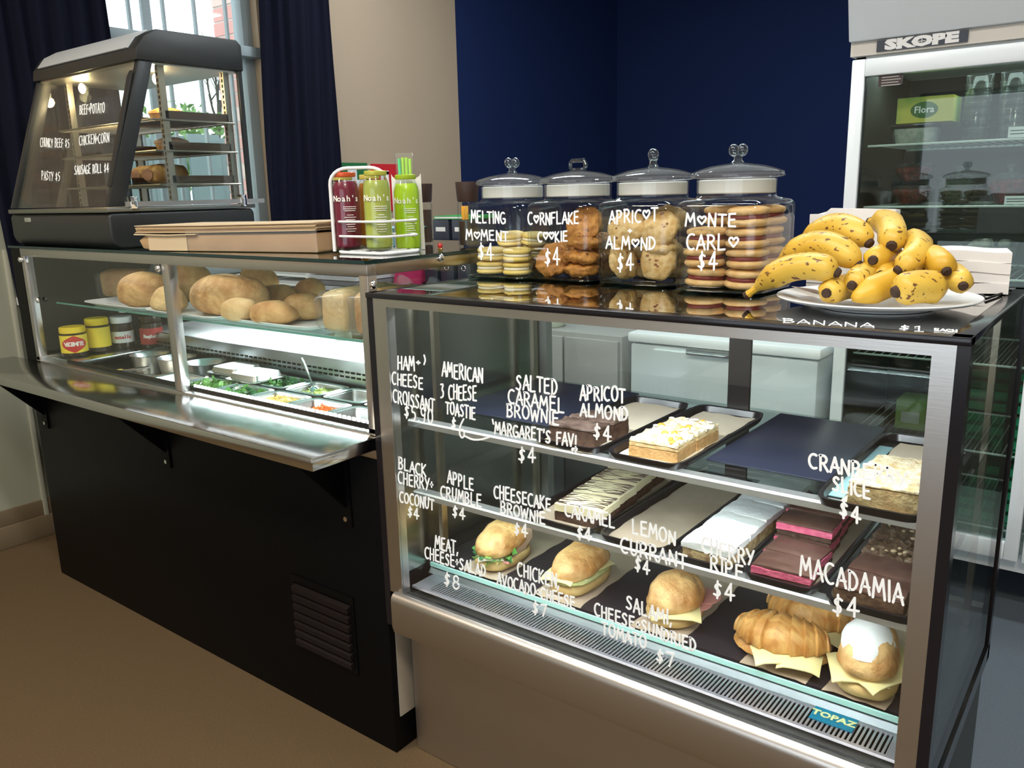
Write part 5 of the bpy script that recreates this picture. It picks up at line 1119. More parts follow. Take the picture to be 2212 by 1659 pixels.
def put_cookie(parts, name, loc, rot, label, group, sc=1.0):
    t = thing(name, label, 'biscuit', loc, group); t.rotation_euler = rot; t.scale = (sc, sc, sc)
    for nm, me in parts: lobj(nm, me, t)
J = [Vector((x, y, JZ+.0076)) for x, y in JP]
hm = .0355
# melting moments: (dx, dy, dz, tilt)
MMS = [(-.045, -.042, 0, (0, 0, 0), 'bottom of the left front stack'), (-.043, -.040, hm, (.03, .04, 0), 'top of the left front stack'), (.040, -.038, 0, (0, 0, 1), 'bottom of the right front stack'), (.041, -.040, hm, (.02, -.05, 2), 'top of the right front stack'),
       (-.040, .044, 0, (0, 0, 2), 'bottom of the left rear stack'), (-.038, .044, hm, (0, .02, 0), 'middle of the left rear stack'), (.044, .045, 0, (0, 0, 1), 'bottom of the right rear stack'), (.044, .045, hm, (0, 0, 1), 'middle of the right rear stack'), (.042, .040, 2*hm, (.05, .1, 0), 'top of the right rear stack'), (-.038, .040, 2*hm, (.15, .05, 0), 'top of the left rear stack')]
for dx, dy, dz, r_, lb in MMS: put_cookie(mmp, 'melting_moment', J[0]+Vector((dx, dy, dz)), r_, 'yellow melting moment biscuit with cream, '+lb, 'melting moments in the jar')
hm = .0455
MCS = []
for k in range(4):
    for (dx, dy, nm) in ((-.045, -.044, 'left front stack'), (.046, -.043, 'right front stack'), (-.044, .046, 'left rear stack'), (.046, .046, 'right rear stack')):
        lv = ('bottom', 'second level', 'third level', 'top')[k]
        if k == 3 and 'left front' in nm: continue
        MCS.append((dx+.002*math.sin(k*3+dx*90), dy, k*(hm-.0033), (.03*math.sin(k+dx*50), .03*math.cos(k*2), k), lv+' of the '+nm))
for dx, dy, dz, r_, lb in MCS: put_cookie(mcp, 'sandwich_biscuit', J[3]+Vector((dx, dy, dz)), r_, 'golden sandwich biscuit with red jam filling, '+lb, 'sandwich biscuits in the rightmost jar', .98)
def cookie_mesh(r, h, mt, seed, amp, fr): b = blob(r, r, h, amp, fr, seed, 26, 14, e1=.8); return b.mesh('cookie', mt, ang=80)
ck = [cookie_mesh(.045, .016, cook_b, s, .012, 75) for s in (1, 2, 3)]; ok_ = [cookie_mesh(.045, .017, cook_o, s, .007, 55) for s in (4, 5, 6)]
def chips(seed, n, mt):
    rnd = random.Random(seed); mb = MB()
    for i in range(n):
        a, q = rnd.uniform(0, 6.28), rnd.uniform(0, .034); b_ = blob(.0045, .0035, .002, .001, 90, i, 7, 5); s = 1 if i % 3 else -1; b_.v = [v+Vector((q*math.cos(a), q*math.sin(a), s*(.0165-.00003*(q*1000)**1.35))) for v in b_.v]; mb.add(b_.v, b_.f)
    return mb.mesh('fruit_pieces', mt, ang=80)
chm = [chips(s, 14, chip) for s in (1, 2)]
pl = [(-.048, -.040, .040, (1.05, .5, 0), 'leaning at the left front'), (-.040, .010, .050, (1.2, .2, .3), 'leaning behind the left front one'), (.034, -.036, .018, (.0, 0, 0), 'flat at the bottom right front'), (.036, -.036, .050, (.08, .05, 1), 'second up at the right front'), (.034, -.030, .086, (.12, -.06, 2), 'third up at the right front'), (.030, -.016, .128, (1.05, .1, .3), 'standing on edge at the top right'),
      (.045, .045, .018, (0, 0, 2), 'bottom right rear'), (.045, .046, .052, (0, .05, 1), 'second up at the right rear'), (.044, .044, .087, (0, .1, 0), 'third up at the right rear'), (-.035, .050, .020, (.1, 0, 0), 'bottom left rear'), (-.020, .045, .098, (.9, -.3, .5), 'tilted in the middle near the top')]
for k, (dx, dy, dz, r_, lb) in enumerate(pl):
    t = thing('cornflake_cookie', 'dark golden cornflake cookie, '+lb, 'cookie', J[1]+Vector((dx, dy, dz)), 'cornflake cookies in the jar'); t.rotation_euler = r_; lobj('cookie', ck[k % 3], t); lobj('fruit_pieces', chm[k % 2], t)
pl = [(-.050, -.046, .046, (.15, 1.25, 0), 'on edge at the left front'), (-.046, -.038, .118, (1.0, .3, 0), 'leaning above the left front one'), (.038, -.040, .045, (1.35, .1, .1), 'facing the glass at the lower right'), (.036, -.018, .078, (.25, .0, 1), 'flat across the middle right'), (.036, -.028, .118, (1.0, -.1, .2), 'facing the glass at the upper right'),
      (-.030, .040, .018, (0, 0, 0), 'bottom left rear'), (.045, .045, .018, (0, 0, 1), 'bottom right rear'), (.045, .045, .052, (0, .05, 2), 'second up at the right rear'), (-.035, .045, .055, (0, .1, 1), 'second up at the left rear'), (.020, .040, .140, (.5, .3, 0), 'lying highest in the jar'), (-.020, .030, .105, (.3, .2, 0), 'third up at the left rear')]
for k, (dx, dy, dz, r_, lb) in enumerate(pl):
    t = thing('apricot_almond_cookie', 'pale speckled apricot almond cookie, '+lb, 'cookie', J[2]+Vector((dx, dy, dz)), 'apricot almond cookies in the jar'); t.rotation_euler = r_; lobj('cookie', ok_[k % 3], t); lobj('fruit_pieces', chm[k % 2], t)

# ---- plate of bananas
PX, PY = -.385, 1.570
plate = tag(MB().ring((PX, PY, ST), [.090, .096, .094, .130, .163, .168, .170, .169, .162, .130, .092, .05, .01], [.0005, .0005, .004, .008, .015, .0175, .0195, .0215, .0205, .013, .0075, .006, .006], 64, cap1=True).build('plate', white_gl), 'large white oval-looking plate holding the bananas', 'plate')
plate['label'] = 'large round white plate holding the bananas'
banm = bpy.data.materials.new('banana_peel'); banm.use_nodes = True; nt = banm.node_tree; bs_ = nt.nodes['Principled BSDF']; bs_.inputs['Roughness'].default_value = .42
tcn = nt.nodes.new('ShaderNodeTexCoord'); n1 = nt.nodes.new('ShaderNodeTexNoise'); n1.inputs['Scale'].default_value = 12
r1 = nt.nodes.new('ShaderNodeValToRGB'); r1.color_ramp.elements[0].color = (.60, .35, .03, 1); r1.color_ramp.elements[1].color = (.74, .50, .08, 1); r1.color_ramp.elements[0].position = .35; r1.color_ramp.elements[1].position = .65
mpn = nt.nodes.new('ShaderNodeMapping'); mpn.inputs['Scale'].default_value = (75, 170, 110)
vo = nt.nodes.new('ShaderNodeTexNoise'); vo.inputs['Scale'].default_value = 1.0; vo.inputs['Detail'].default_value = 1.5
r2 = nt.nodes.new('ShaderNodeValToRGB'); r2.color_ramp.elements[0].position = .63; r2.color_ramp.elements[1].position = .67; r2.color_ramp.elements[0].color = (0, 0, 0, 1); r2.color_ramp.elements[1].color = (1, 1, 1, 1)
mxn = nt.nodes.new('ShaderNodeMix'); mxn.data_type = 'RGBA'; mxn.inputs['B'].default_value = (.16, .07, .02, 1)
L = nt.links.new; L(tcn.outputs['Object'], n1.inputs[0]); L(n1.outputs[0], r1.inputs[0]); L(tcn.outputs['Object'], mpn.inputs[0]); L(mpn.outputs[0], vo.inputs[0]); L(vo.outputs[0], r2.inputs[0]); L(r2.outputs[0], mxn.inputs['Factor']); L(r1.outputs[0], mxn.inputs['A']); L(mxn.outputs['Result'], bs_.inputs['Base Color'])
banp = M('banana_peel_plain', (.72, .45, .04), .42, col2=(.62, .36, .03), ns=14); tipm = M('banana_tip', (.045, .022, .012), .8)
def banana(a, b, bulge, r, label, spotted=True, stem=True, tip=True):
    """a = stem end, b = blossom end, bulge = offset of the middle of the curve"""
    a, b, bulge = Vector(a), Vector(b), Vector(bulge); t = thing('banana', label, 'banana', a.lerp(b, .5), 'bananas on the plate'); c = a.lerp(b, .5)+bulge*2
    N = 22; P = [a*(1-s)**2+c*2*s*(1-s)+b*s*s for s in [i/N for i in range(N+1)]]
    rs = [r*min(1, (.30+.70*min(1, (i/N)/.22)**.8))*(1 if i/N < .84 else math.sqrt(max(.10, 1-((i/N-.84)/.163)**2*.86))) for i in range(N+1)]
    vs = []; m_ = 15; nb = (bulge.normalized() if bulge.length > 1e-5 else Vector((0, 0, 1)))
    for i, p in enumerate(P):
        tg = (P[min(i+1, N)]-P[max(i-1, 0)]).normalized(); u = (nb-tg*nb.dot(tg)).normalized(); w_ = tg.cross(u)
        for j in range(m_):
            th = 2*PI*j/m_; k = 1+.055*math.cos(5*th); vs.append(p+(u*math.cos(th)+w_*math.sin(th))*rs[i]*k)
    fs = [(i*m_+j, i*m_+(j+1) % m_, (i+1)*m_+(j+1) % m_, (i+1)*m_+j) for i in range(N) for j in range(m_)]+[tuple(range(m_)), tuple(range(N*m_, N*m_+m_))]
    MB().add(vs, fs).build('peel', banm if spotted else banp, t, ang=60)
    tg = (P[-1]-P[-2]).normalized(); 
    if tip: MB().tube([P[-1]-tg*.002, P[-1]+tg*.004, P[-1]+tg*.007], [r*.40, r*.38, r*.30], 9).build('tip', tipm, t)
    tg = (P[0]-P[1]).normalized()
    if stem: MB().tube([P[0]-tg*.004, P[0]+tg*.012, P[0]+tg*.022], [r*.32, r*.26, r*.34], 8).build('stem', banp, t); MB().tube([P[0]+tg*.020, P[0]+tg*.027], [r*.36, r*.34], 8).build('stem_end', tipm, t)
    return t
Z0 = ST+.030
def pt(px, py, y): return at_y(px, py, y)
UP = Vector((0, 0, 1))
banana(pt(1634, 622, 1.490), pt(1806, 588, 1.480), UP*.022, .0240, 'large banana pointing left over the plate rim, lowest on the left')
banana(pt(1682, 577, 1.570), pt(1852, 571, 1.535), UP*.038, .0245, 'speckled arched banana above the lowest left one')
banana(pt(1730, 538, 1.650), pt(1876, 524, 1.585), UP*.034, .0250, 'heavily speckled arched banana at the top left of the heap')
banana(pt(1890, 478, 1.740), pt(1926, 530, 1.570), UP*.012+Vector((.012, 0, 0)), .0245, 'banana on top of the heap with its black tip facing forward')
banana(pt(1952, 512, 1.670), pt(1942, 582, 1.530), Vector((.030, -.01, .008)), .0225, 'curved banana on the right of the heap, tip pointing down')
banana(pt(1935, 556, 1.680), pt(1886, 562, 1.530), UP*.004, .0225, 'stubby-looking banana tip in the middle of the heap', spotted=False, stem=False)
banana(pt(1950, 590, 1.680), pt(1903, 594, 1.530), UP*.004, .0215, 'banana tip in shade below the middle one', spotted=False, stem=False)
banana(pt(1925, 588, 1.640), pt(1841, 616, 1.485), Vector((-.004, 0, .010)), .0225, 'banana tip low in the middle of the heap', stem=False)
banana(pt(1850, 620, 1.600), pt(1786, 633, 1.465), Vector((0, 0, .004)), .0225, 'banana tip at the front left, resting on the plate')
banana(pt(1845, 645, 1.470), pt(1990, 590, 1.600), Vector((.0, 0, .004)), .0240, 'long plain banana rising from the front of the plate to the right', spotted=False, stem=False, tip=False)
banana(pt(2040, 627, 1.520), pt(1937, 630, 1.460), Vector((0, 0, .006)), .0270, 'thick banana lying across the front right of the plate', stem=False)
banana(pt(1978, 562, 1.620), pt(2044, 585, 1.530), Vector((.004, 0, .012)), .0215, 'banana on the right side with its tip over the plate', spotted=False, stem=False)
banana(pt(2020, 590, 1.640), pt(2080, 617, 1.530), Vector((.004, 0, .008)), .0205, 'rightmost banana lying low on the plate', stem=False)
nap = MB().add([(-.53, 1.55, ST+.032), (-.47, 1.50, ST+.034), (-.45, 1.53, ST+.018), (-.50, 1.58, ST+.018), (-.53, 1.55, ST+.0313), (-.47, 1.50, ST+.0333), (-.45, 1.53, ST+.0173), (-.50, 1.58, ST+.0173)], [(0, 1, 2, 3), (7, 6, 5, 4), (0, 4, 5, 1), (1, 5, 6, 2), (2, 6, 7, 3), (3, 7, 4, 0)]).build('paper_napkin', M('napkin_pink', (.75, .60, .54), .8)); tag(nap, 'crumpled pale napkin corner under the bananas', 'napkin')
# white paper bags behind the bananas
def bagstack(name, corners, z0, h, label, curl, n=6):
    t = thing(name, label, 'paper bags', (corners[0][0], corners[0][1], z0)); (xa, ya), (xb, yb), dep = corners
    d = Vector((xb-xa, yb-ya, 0)); e = Vector((-d.y, d.x, 0)).normalized()*dep; m_ = 10
    for k in range(n):
        zz = z0+h*k/n; vs = []
        for q in (0, h/n*.975):
            for j in range(2):
                for i in range(m_+1):
                    s = i/m_; vs.append(Vector((xa, ya, zz+q+curl*math.sin(s*PI)*(k/n)+.002*math.sin(s*9+k)))+d*s+e*j+e.normalized()*(.002*(k % 2)))
        r = m_+1; fs = []
        for i in range(m_): fs += [(i, i+1, r+i+1, r+i)[::-1], (2*r+i, 2*r+i+1, 3*r+i+1, 3*r+i), (i, i+1, 2*r+i+1, 2*r+i), (r+i, r+i+1, 3*r+i+1, 3*r+i)[::-1]]
        fs += [(0, r, 3*r, 2*r), (m_, r+m_, 3*r+m_, 2*r+m_)[::-1]]; MB().add(vs, fs).build('paper_bag', paper_w, t)
    return t
# taller white bag bundle behind the heap, upright block with a cut corner
wb = thing('white_bag_bundle', 'white paper bag bundle standing behind the bananas', 'paper bags', (-.55, 1.93, ST))
a = pt(1748, 463, 1.90); b = pt(1934, 452, 1.90)
MB().prism([(a.x, ST+.0005), (b.x, ST+.0005), (b.x, b.z), (a.x+.045, a.z+.013), (a.x+.030, a.z), (a.x, a.z)], 'y', 1.905, 1.915).build('front_bag', paper_w, wb)
for k in range(4): MB().prism([(a.x+.004, ST+.0005), (b.x-.002, ST+.0005), (b.x-.002, b.z-.002), (a.x+.05, a.z+.010), (a.x+.004, a.z-.003)], 'y', 1.916+k*.010, 1.9245+k*.010).build('paper_bag', paper_w, wb)
bagstack('white_bag_stack', ((-.415, 1.80), (-.212, 1.84), .13), ST+.0005, .082, 'loose stack of white paper bags right of the bananas', .002, 4)
MB().tube([(-.25, 1.80, ST+.003), (-.235, 1.74, ST+.003), (-.225, 1.82, ST+.003), (-.215, 1.90, ST+.003)], .0025, 6).build('cable', black)
tag([o for o in bpy.data.objects if o.name == 'cable'][0], 'thin black cable by the white bag stack', 'cable')

# ================================================================ KITCHEN SIDE: glass-door fridge
FX0, FX1, FY = -.865, .42, 3.0
fg_ = thing('drinks_fridge', 'tall white two-door glass fridge with a dark name plate', 'fridge', (-.22, 3.3, 0))
frin = M('fridge_liner', (.10, .10, .095), .5)
MB().box(FX0, FX0+.03, FY+.05, FY+.70, .17, 1.90).box(FX1-.03, FX1, FY+.05, FY+.70, .17, 1.90).box(FX0, FX1, FY+.67, FY+.70, .17, 1.90).box(FX0, FX1, FY+.05, FY+.70, .17, .235).box(FX0, FX1, FY+.05, FY+.70, 1.84, 1.90).build('cabinet', white_gl, fg_)
MB().box(FX0+.031, FX0+.036, FY+.06, FY+.66, .236, 1.838).box(FX0+.036, FX1-.031, FY+.664, FY+.669, .236, 1.838).box(FX1-.036, FX1-.031, FY+.06, FY+.66, .236, 1.838).build('liner', M('liner_beige', (.07, .065, .055), .6), fg_)
B(FX0-.01, FX1+.01, FY+.012, FY+.10, 1.862, 1.905).build('header_strip', M('header_cream', (.68, .64, .58), .4), fg_)
MB().prism([(FY-.01, 1.906), (FY+.70, 1.906), (FY+.70, 2.42), (FY-.16, 2.42)], 'x', FX0-.012, FX1+.012).build('canopy', M('canopy_white', (.66, .70, .74), .35), fg_, bevel=.004)
a = at_y(1895, 97, FY+.01); b = at_y(2090, 97, FY+.01)
npz = B(a.x, b.x, FY+.004, FY+.011, 1.868, 1.902).build('name_plate', M('plate_dark', (.03, .04, .06), .4), fg_)
print_text('plate_lettering', 'SKOPE', .040, M('plate_white', (.9, .9, .9), .4), npz, ((a.x+b.x)/2, FY+.0035, 1.885), (1, 0, 0), (0, 0, 1), bold=.0030, squash=1.78)
c_ = Vector(((a.x+b.x)/2+.003, FY+.0022, 1.885)); MB().box(c_.x-.0012, c_.x+.0012, c_.y-.0004, c_.y, c_.z-.008, c_.z+.008).box(c_.x-.010, c_.x+.010, c_.y-.0004, c_.y, c_.z-.0012, c_.z+.0012).build('plate_cross', white, npz)
def fdoor(x0, x1, label=None):
    d = MB().prism([(x0, .225), (x1, .225), (x1, 1.85), (x0, 1.85)], 'y', FY+.02, FY+.021)
    fr_ = MB().box(x0, x0+.042, FY, FY+.045, .225, 1.85).box(x1-.042, x1, FY, FY+.045, .225, 1.85).box(x0+.042, x1-.042, FY, FY+.045, .225, .285).box(x0+.042, x1-.042, FY, FY+.045, 1.795, 1.85).build('door', white_gl, fg_, bevel=.004)
    B(x0+.042, x1-.042, FY+.016, FY+.024, .285, 1.795).build('door_glass', GL('fridge_glass', (.84, .90, .88), .9), fr_)
    B(x0+.040, x0+.046, FY+.012, FY+.028, .285, 1.795).build('door_seal', rubber, fr_)
    return fr_
f1 = fdoor(FX0, -.235); f2 = fdoor(-.225, FX1)
for z in (1.575, 1.372, 1.14, .86, .56, .30):
    s = MB().tube([(FX0+.05, FY+.07, z), (FX1-.04, FY+.07, z)], .004, 6).tube([(FX0+.05, FY+.62, z), (FX1-.04, FY+.62, z)], .004, 6)
    for k in range(44): s.tube([(FX0+.06+k*.0275, FY+.07, z+.003), (FX0+.06+k*.0275, FY+.62, z+.003)], .0018, 5)
    s.build('wire_shelf', M('shelf_coated', (.62, .68, .64), .4), fg_)
B(-.70+0, -.10, FY+.30, FY+.33, 1.832, 1.838).build('fridge_lamp', M('fridge_lamp_on', (1, 1, 1), .4, emis=(.8, .95, .95), es=4), fg_)
area('fridge_lamp', (-.4, FY+.2, 1.825), (.9, .05), 1.4, (.82, .97, .96))
a = at_y(1897, 187, FY+.014); b = at_y(1952, 150, FY+.014)
stk = B(a.x, b.x, FY+.012, FY+.0155, a.z, b.z).build('warning_sticker', M('sticker_dark', (.05, .03, .03), .5), f1)
sl_ = MB(); 
for k in range(5): sl_.box(a.x+.010, b.x-.006-.006*(k % 2), FY+.0112, FY+.0119, b.z-.012-k*.0085, b.z-.009-k*.0085)
sl_.build('sticker_print', M('print_grey', (.45, .42, .40), .6), stk)['kind'] = 'stuff'
def tub_(name, x, y, z, hx, hy, h, mt, label, lid=None, sq=6, cat='tub', group=None):
    t = thing(name, label, cat, (x, y, z), group); MB().ring((x, y, z), [(hx*.9, hy*.9), (hx, hy), (hx*1.02, hy*1.02)], [0, h*.9, h*.92], 28, sq=sq).build('body', mt, t)
    MB().ring((x, y, z), [(hx*1.05, hy*1.05), (hx*1.05, hy*1.05), (hx*.98, hy*.98)], [h*.92, h, h*1.02], 28, sq=sq).build('lid', lid or mt, t); return t
clearp = GL('clear_plastic', (.85, .88, .87), 1.6, rough=.05, milky=.03)
zs = 1.575+.0055
t = tub_('food_tub', -.690, 3.20, zs, .075, .08, .062, clearp, 'clear tub of white food on the upper fridge shelf')
MB().ring((-.690, 3.20, zs+.001), [(.060, .062), (.068, .070), (.066, .068)], [0, .04, .048], 24, sq=5).build('contents', M('white_food', (.62, .64, .58), .6, col2=(.45, .47, .42), ns=60), t)
fl = thing('margarine_box', 'yellow and green margarine box on top of the clear tub', 'box', (-.66, 3.20, zs+.066))
B(-.745, -.575, 3.13, 3.27, zs+.066, zs+.148).build('box', M('box_yellow_green', (.30, .46, .08), .5, col2=(.62, .58, .10), ns=5, lo=.45, hi=.55), fl)
el = [(-.660+.042*math.cos(k*PI/10), zs+.106+.026*math.sin(k*PI/10)) for k in range(20)]
MB().prism(el, 'y', 3.1285, 3.1298).build('oval_label', M('oval_green', (.05, .16, .03), .5), fl); print_text('label_lettering', 'Flora', .030, M('plate_white'), fl, (-.660, 3.128, zs+.106), (1, 0, 0), (0, 0, 1), bold=.0006)
for k, (x, lb) in enumerate(((-.52, 'tall stack of clear plastic cups in the fridge, left stack'), (-.42, 'tall stack of clear plastic cups in the fridge, right stack'))):
    t = thing('cup_stack', lb, 'cups', (x, 3.24, zs))
    for j in range(7): MB().ring((x, 3.24, zs), [.036, .043, .045], [j*.028, j*.028+.045, j*.028+.047], 18, cap0=True, cap1=False).build('cup', clearp, t)
def card(px0, px1, py0, py1, y, z0, label):
    a = at_y(px0, py1, y); b = at_y(px1, py0, y); t = thing('label_card', label, 'label', ((a.x+b.x)/2, y, z0))
    B(a.x, b.x, y, y+.002, z0, z0+(b.z-a.z)).build('card', M('card_white', (.82, .86, .88), .5), t)
    m_ = MB(); 
    for k in range(2): m_.box(a.x+.006, b.x-.012, y-.0006, y-.0001, z0+(b.z-a.z)*(.30+.3*k), z0+(b.z-a.z)*(.38+.3*k))
    m_.build('print', black, t)['kind'] = 'stuff'
card(2178, 2240, 255, 282, 3.075, zs, 'white label card standing on the upper fridge shelf'); card(2168, 2240, 428, 447, 3.075, 1.3775, 'white label card standing on the second fridge shelf')
def bowl(x, y, z, r, h, mt, label, lidh=.022, name='covered_bowl', knob=True):
    t = thing(name, label, 'bowl', (x, y, z), 'covered bowls in the fridge'); MB().ring((x, y, z), [r*.55, r*.62, r*.92, r, r*.97], [0, .002, h*.7, h, h], 28, cap1=False).build('bowl', clearp, t)
    b_ = MB().ring((x, y, z), [r*.5, r*.86, r*.9, r*.6], [.003, h*.65, h*.85, h*.95], 24).build('contents', mt, t)
    MB().ring((x, y, z), [r*1.03, r*1.05, r*.7, r*.15], [h, h+.004, h+lidh*.8, h+lidh], 28).build('lid', clearp, t)
    if knob: MB().ring((x, y, z), [.008, .008, .016, .014], [h+lidh, h+lidh+.010, h+lidh+.014, h+lidh+.022], 16).build('lid_knob', clearp, t)
    return t
red = M('red_salad', (.30, .03, .02), .45, col2=(.12, .03, .02), ns=50, bump=.6, bs=90); grn = M('dark_green_salad', (.06, .10, .05), .5, col2=(.10, .10, .07), ns=50, bump=.6, bs=90)
zs = 1.372+.0055
bowl(-.690, 3.19, zs, .068, .060, red, 'glass bowl of red salad on the second fridge shelf, bottom of the left pair', knob=False, lidh=.012); bowl(-.690, 3.19, zs+.075, .064, .055, red, 'glass bowl of red salad stacked on the other red bowl', lidh=.012, knob=False)
bowl(-.545, 3.17, zs, .066, .080, grn, 'glass bowl of green salad with a knobbed lid, middle of the second shelf'); bowl(-.395, 3.17, zs, .070, .080, red, 'glass bowl of dark red salad with a knobbed lid, right of the green one')
zs = 1.14+.0055
mb_ = bowl(-.440, 3.19, zs, .090, .10, M('mushroom_dark', (.30, .28, .24), .7), 'clear bowl of white mushrooms on the third fridge shelf', knob=False)
rnd = random.Random(4); msh = blob(.020, .020, .014, .002, 60, 1, 12, 8); mm_ = msh.mesh('mushroom', M('mushroom', (.62, .60, .54), .7), ang=80)
for k in range(14): lobj('mushroom', mm_, mb_, (rnd.uniform(-.05, .05), rnd.uniform(-.06, .04), .085+rnd.uniform(0, .02)), (rnd.uniform(-1, 1), rnd.uniform(-1, 1), 0))
tub_('food_tub', -.68, 3.20, zs, .085, .09, .05, M('tub_pale', (.40, .46, .46), .5), 'pale flat tub on the third fridge shelf')
tub_('food_tub', .10, 3.20, zs, .10, .10, .09, M('tub_pale'), 'pale tub behind the second fridge door')
greenp = M('crate_green', (.02, .30, .14), .4)
def crate(x, y, z, w_, d_, h, label, mt=greenp):
    t = thing('milk_crate', label, 'crate', (x, y, z), 'green crates low in the fridge'); mb = MB().box(x-w_/2, x+w_/2, y-d_/2, y+d_/2, z, z+.006)
    mb.build('floor_panel', mt, t)
    for k in range(5):
        zz = z+.012+k*(h-.02)/4.4; MB().box(x-w_/2, x+w_/2, y-d_/2, y-d_/2+.005, zz, zz+h*.13).box(x-w_/2, x+w_/2, y+d_/2-.005, y+d_/2, zz, zz+h*.13).box(x-w_/2, x-w_/2+.005, y-d_/2, y+d_/2, zz, zz+h*.13).box(x+w_/2-.005, x+w_/2, y-d_/2, y+d_/2, zz, zz+h*.13).build('side_band', mt, t)
    for sx_ in (-1, 1):
        for sy_ in (-1, 1): B(x+sx_*(w_/2-.004)-.006, x+sx_*(w_/2-.004)+.006, y+sy_*(d_/2-.004)-.006, y+sy_*(d_/2-.004)+.006, z+.006, z+h).build('corner_post', mt, t)
    return t
crate(-.40, 3.27, .56+.0055, .26, .34, .20, 'green crate on the shelf second from the bottom of the fridge'); crate(-.40, 3.27, .30+.0055, .26, .34, .20, 'green crate on the bottom shelf of the fridge')
for k, (x, z, c, lb) in enumerate(((-.22, .5655, (.02, .06, .30), 'blue carton beside the upper green crate'), (-.62, .5655, (.20, .28, .10), 'olive carton left of the upper green crate'), (-.62, .3055, (.55, .26, .12), 'orange carton left of the lower green crate'), (-.20, .8655, (.35, .04, .05), 'dark red carton on the middle fridge shelf'), (-.66, .8655, (.30, .34, .28), 'grey green carton on the middle fridge shelf'), (-.45, .8655, (.06, .07, .06), 'black carton on the middle fridge shelf'))):
    t = thing('food_carton', lb, 'carton', (x, 3.2, z)); B(x-.05, x+.05, 3.12, 3.26, z, z+.13).build('box', M('carton%d' % k, c, .5), t, bevel=.003); B(x-.03, x+.03, 3.1188, 3.1198, z+.05, z+.09).build('front_label', M('print_grey'), t)

# ---- low white chest and grey cupboard seen through the cake case
ch = thing('white_chest', 'low white chest freezer left of the fridge, seen through the cake case', 'freezer', (-1.28, 3.2, 0))
B(-1.66, -.90, 2.95, 3.55, .04, .84).build('body', M('chest_white', (.55, .60, .62), .3), ch, bevel=.01); B(-1.67, -.89, 2.94, 3.56, .845, .885).build('lid', white_gl, ch, bevel=.01); B(-1.40, -1.16, 2.925, 2.94, .82, .84).build('handle', steel, ch)
B(-1.60, -.96, 3.0, 3.5, 0, .04).build('plinth', black, ch)
gc = thing('grey_cupboard', 'grey low cupboard seen through the left of the cake case', 'cupboard', (-1.98, 3.2, 0))
gm = M('cupboard_grey', (.30, .30, .29), .5)
B(-2.26, -1.70, 2.95, 3.5, .0, .86).build('carcass', gm, gc, bevel=.003); B(-2.25, -1.985, 2.93, 2.949, .05, .84).build('door', gm, gc, bevel=.002); B(-1.975, -1.71, 2.93, 2.949, .05, .84).build('door', gm, gc, bevel=.002)
rj = thing('storage_jar', 'big pale storage jar with a red lid on the grey cupboard', 'jar', (-2.12, 3.05, .861)); MB().ring((-2.12, 3.05, .861), [.055, .062, .062, .05], [0, .01, .13, .16], 24).build('body', M('jar_pale', (.52, .56, .46), .3), rj); MB().ring((-2.12, 3.05, .861), [.053, .054, .05], [.16, .185, .188], 24).build('lid', M('lid_red', (.60, .04, .06), .4), rj)
# ---- back bench with office clutter
bb = thing('back_bench', 'dark back bench under the window wall, holding folders and a wire rack', 'bench', (-3.0, 2.9, 0))
B(-3.64, -2.30, 2.50, 3.30, .895, .93).build('top', M('bench_top', (.16, .12, .09), .4), bb, bevel=.003); B(-3.63, -2.34, 2.54, 3.28, .0, .895).build('carcass', M('bench_dark', (.05, .04, .04), .6), bb)
lr = thing('letter_rack', 'white wire letter rack with shelves on the back bench', 'rack', (-3.40, 2.66, .93))
for k in range(5):
    z = .945+k*.045; MB().tube([(-3.56, 2.58, z), (-3.22, 2.58, z), (-3.22, 2.80, z), (-3.56, 2.80, z)], .006, 8, closed=True).build('shelf_frame', white, lr); B(-3.56, -3.22, 2.59, 2.80, z+.004, z+.018).build('papers', M('papers_grey', (.55, .56, .58), .7), lr)
for (x, y) in ((-3.56, 2.575), (-3.215, 2.575), (-3.56, 2.805), (-3.215, 2.805)): B(x-.006, x+.006, y-.006, y+.006, .93, 1.14).build('leg', white, lr)
ps = thing('paper_stack', 'grey stack of papers beside the white wire rack', 'papers', (-2.98, 2.66, .93))
for k in range(8): B(-3.18+.006*(k % 3), -2.86+.006*(k % 2), 2.56, 2.82, .931+k*.024, .951+k*.024).build('sheet_pack', M('pack_dark', (.16, .16, .18), .7) if k % 2 else MATS['papers_grey'], ps)
pkm = M('folder_pink', (.70, .05, .18), .5)
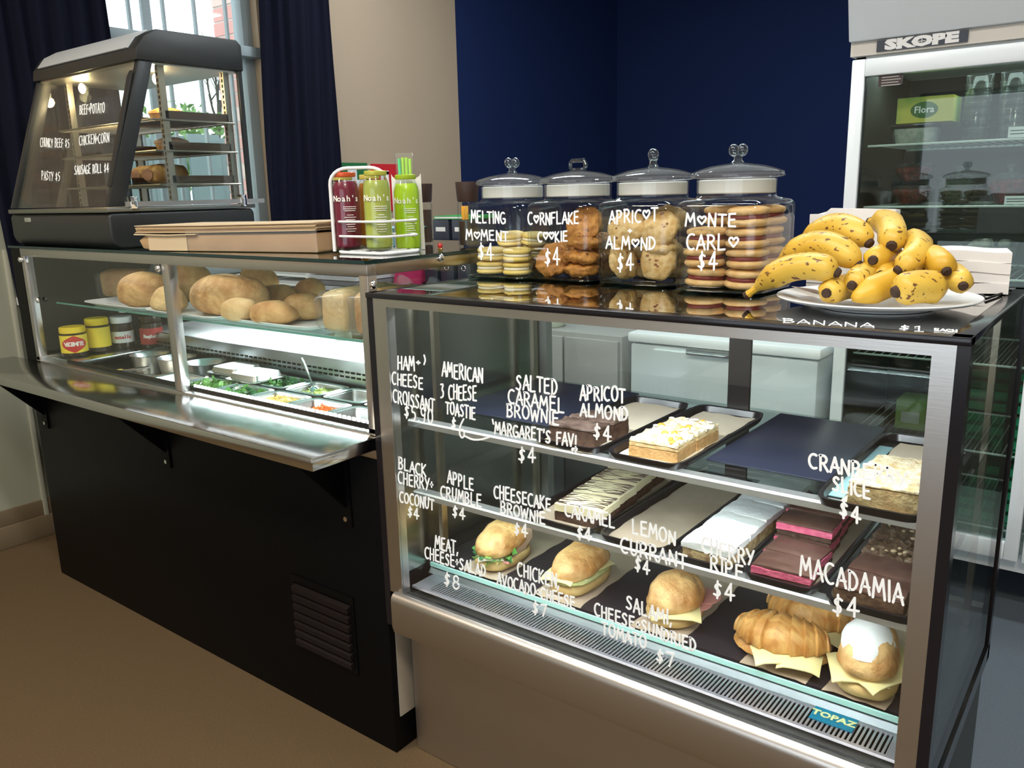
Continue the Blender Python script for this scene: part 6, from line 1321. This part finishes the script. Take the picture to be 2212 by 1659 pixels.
t = thing('pink_folder', 'bright pink folder leaning on the back bench', 'folder', (-2.86, 2.86, .93)); b = B(-.006, .004, -.10, .10, 0, .27); b.v = [Matrix.Rotation(.22, 3, 'Y') @ v + Vector((-2.86, 2.88, .932)) for v in b.v]; b.build('cover', pkm, t); b = B(.008, .022, -.10, .10, 0, .26); b.v = [Matrix.Rotation(.22, 3, 'Y') @ v + Vector((-2.86, 2.88, .935)) for v in b.v]; b.build('back_cover', pkm, t)
bdm = M('binder_navy', (.03, .035, .055), .5)
for k, lb in enumerate(('left', 'middle', 'right')):
    x = -2.74+k*.105; t = thing('ring_binder', 'navy ring binder with a white spine label, %s of three on the back bench' % lb, 'binder', (x, 3.0, .93), 'ring binders'); B(x-.040, x+.040, 2.93, 3.18, .9305, 1.22).build('cover', bdm, t, bevel=.004)
    B(x-.026, x+.026, 2.928, 2.9295, 1.165, 1.195).build('spine_label', white, t); MB().tube([(x+.012*math.cos(a*PI/8), 2.9285, 1.115+.012*math.sin(a*PI/8)) for a in range(16)], .002, 5, closed=True).build('finger_ring', chrome, t)
sh = thing('desk_shelf', 'small dark desk shelf above the ring binders', 'shelf', (-2.63, 3.02, .93)); B(-2.83, -2.42, 2.95, 3.20, 1.225, 1.24).build('board', bdm, sh); B(-2.83, -2.815, 2.95, 3.20, .93, 1.225).build('side', bdm, sh); B(-2.435, -2.42, 2.95, 3.20, .93, 1.225).build('side', bdm, sh)
for k, lb in enumerate(('left', 'right')):
    x = -2.70+k*.12; t = thing('box_file', 'dark box file standing on the desk shelf, %s one' % lb, 'box file', (x, 3.0, 1.24), 'box files'); B(x-.05, x+.05, 2.97, 3.18, 1.2405, 1.335).build('box', bdm, t, bevel=.003); B(x-.03, x+.03, 2.968, 2.9695, 1.28, 1.30).build('spine_label', white, t)
t = thing('green_folder', 'green folder lying on top of the box files', 'folder', (-2.64, 3.05, 1.336)); B(-2.74, -2.52, 2.97, 3.18, 1.336, 1.352).build('cover', M('folder_green', (.02, .32, .06), .5), t); B(-2.735, -2.525, 2.969, 2.9699, 1.340, 1.348).build('pages', white, t)
tr_ = thing('cutlery_tray', 'dark tray of wrapped items on the back edge of the sandwich bar well', 'tray', (-1.8, 2.3, 1.0))
bpy.data.objects.remove(tr_)
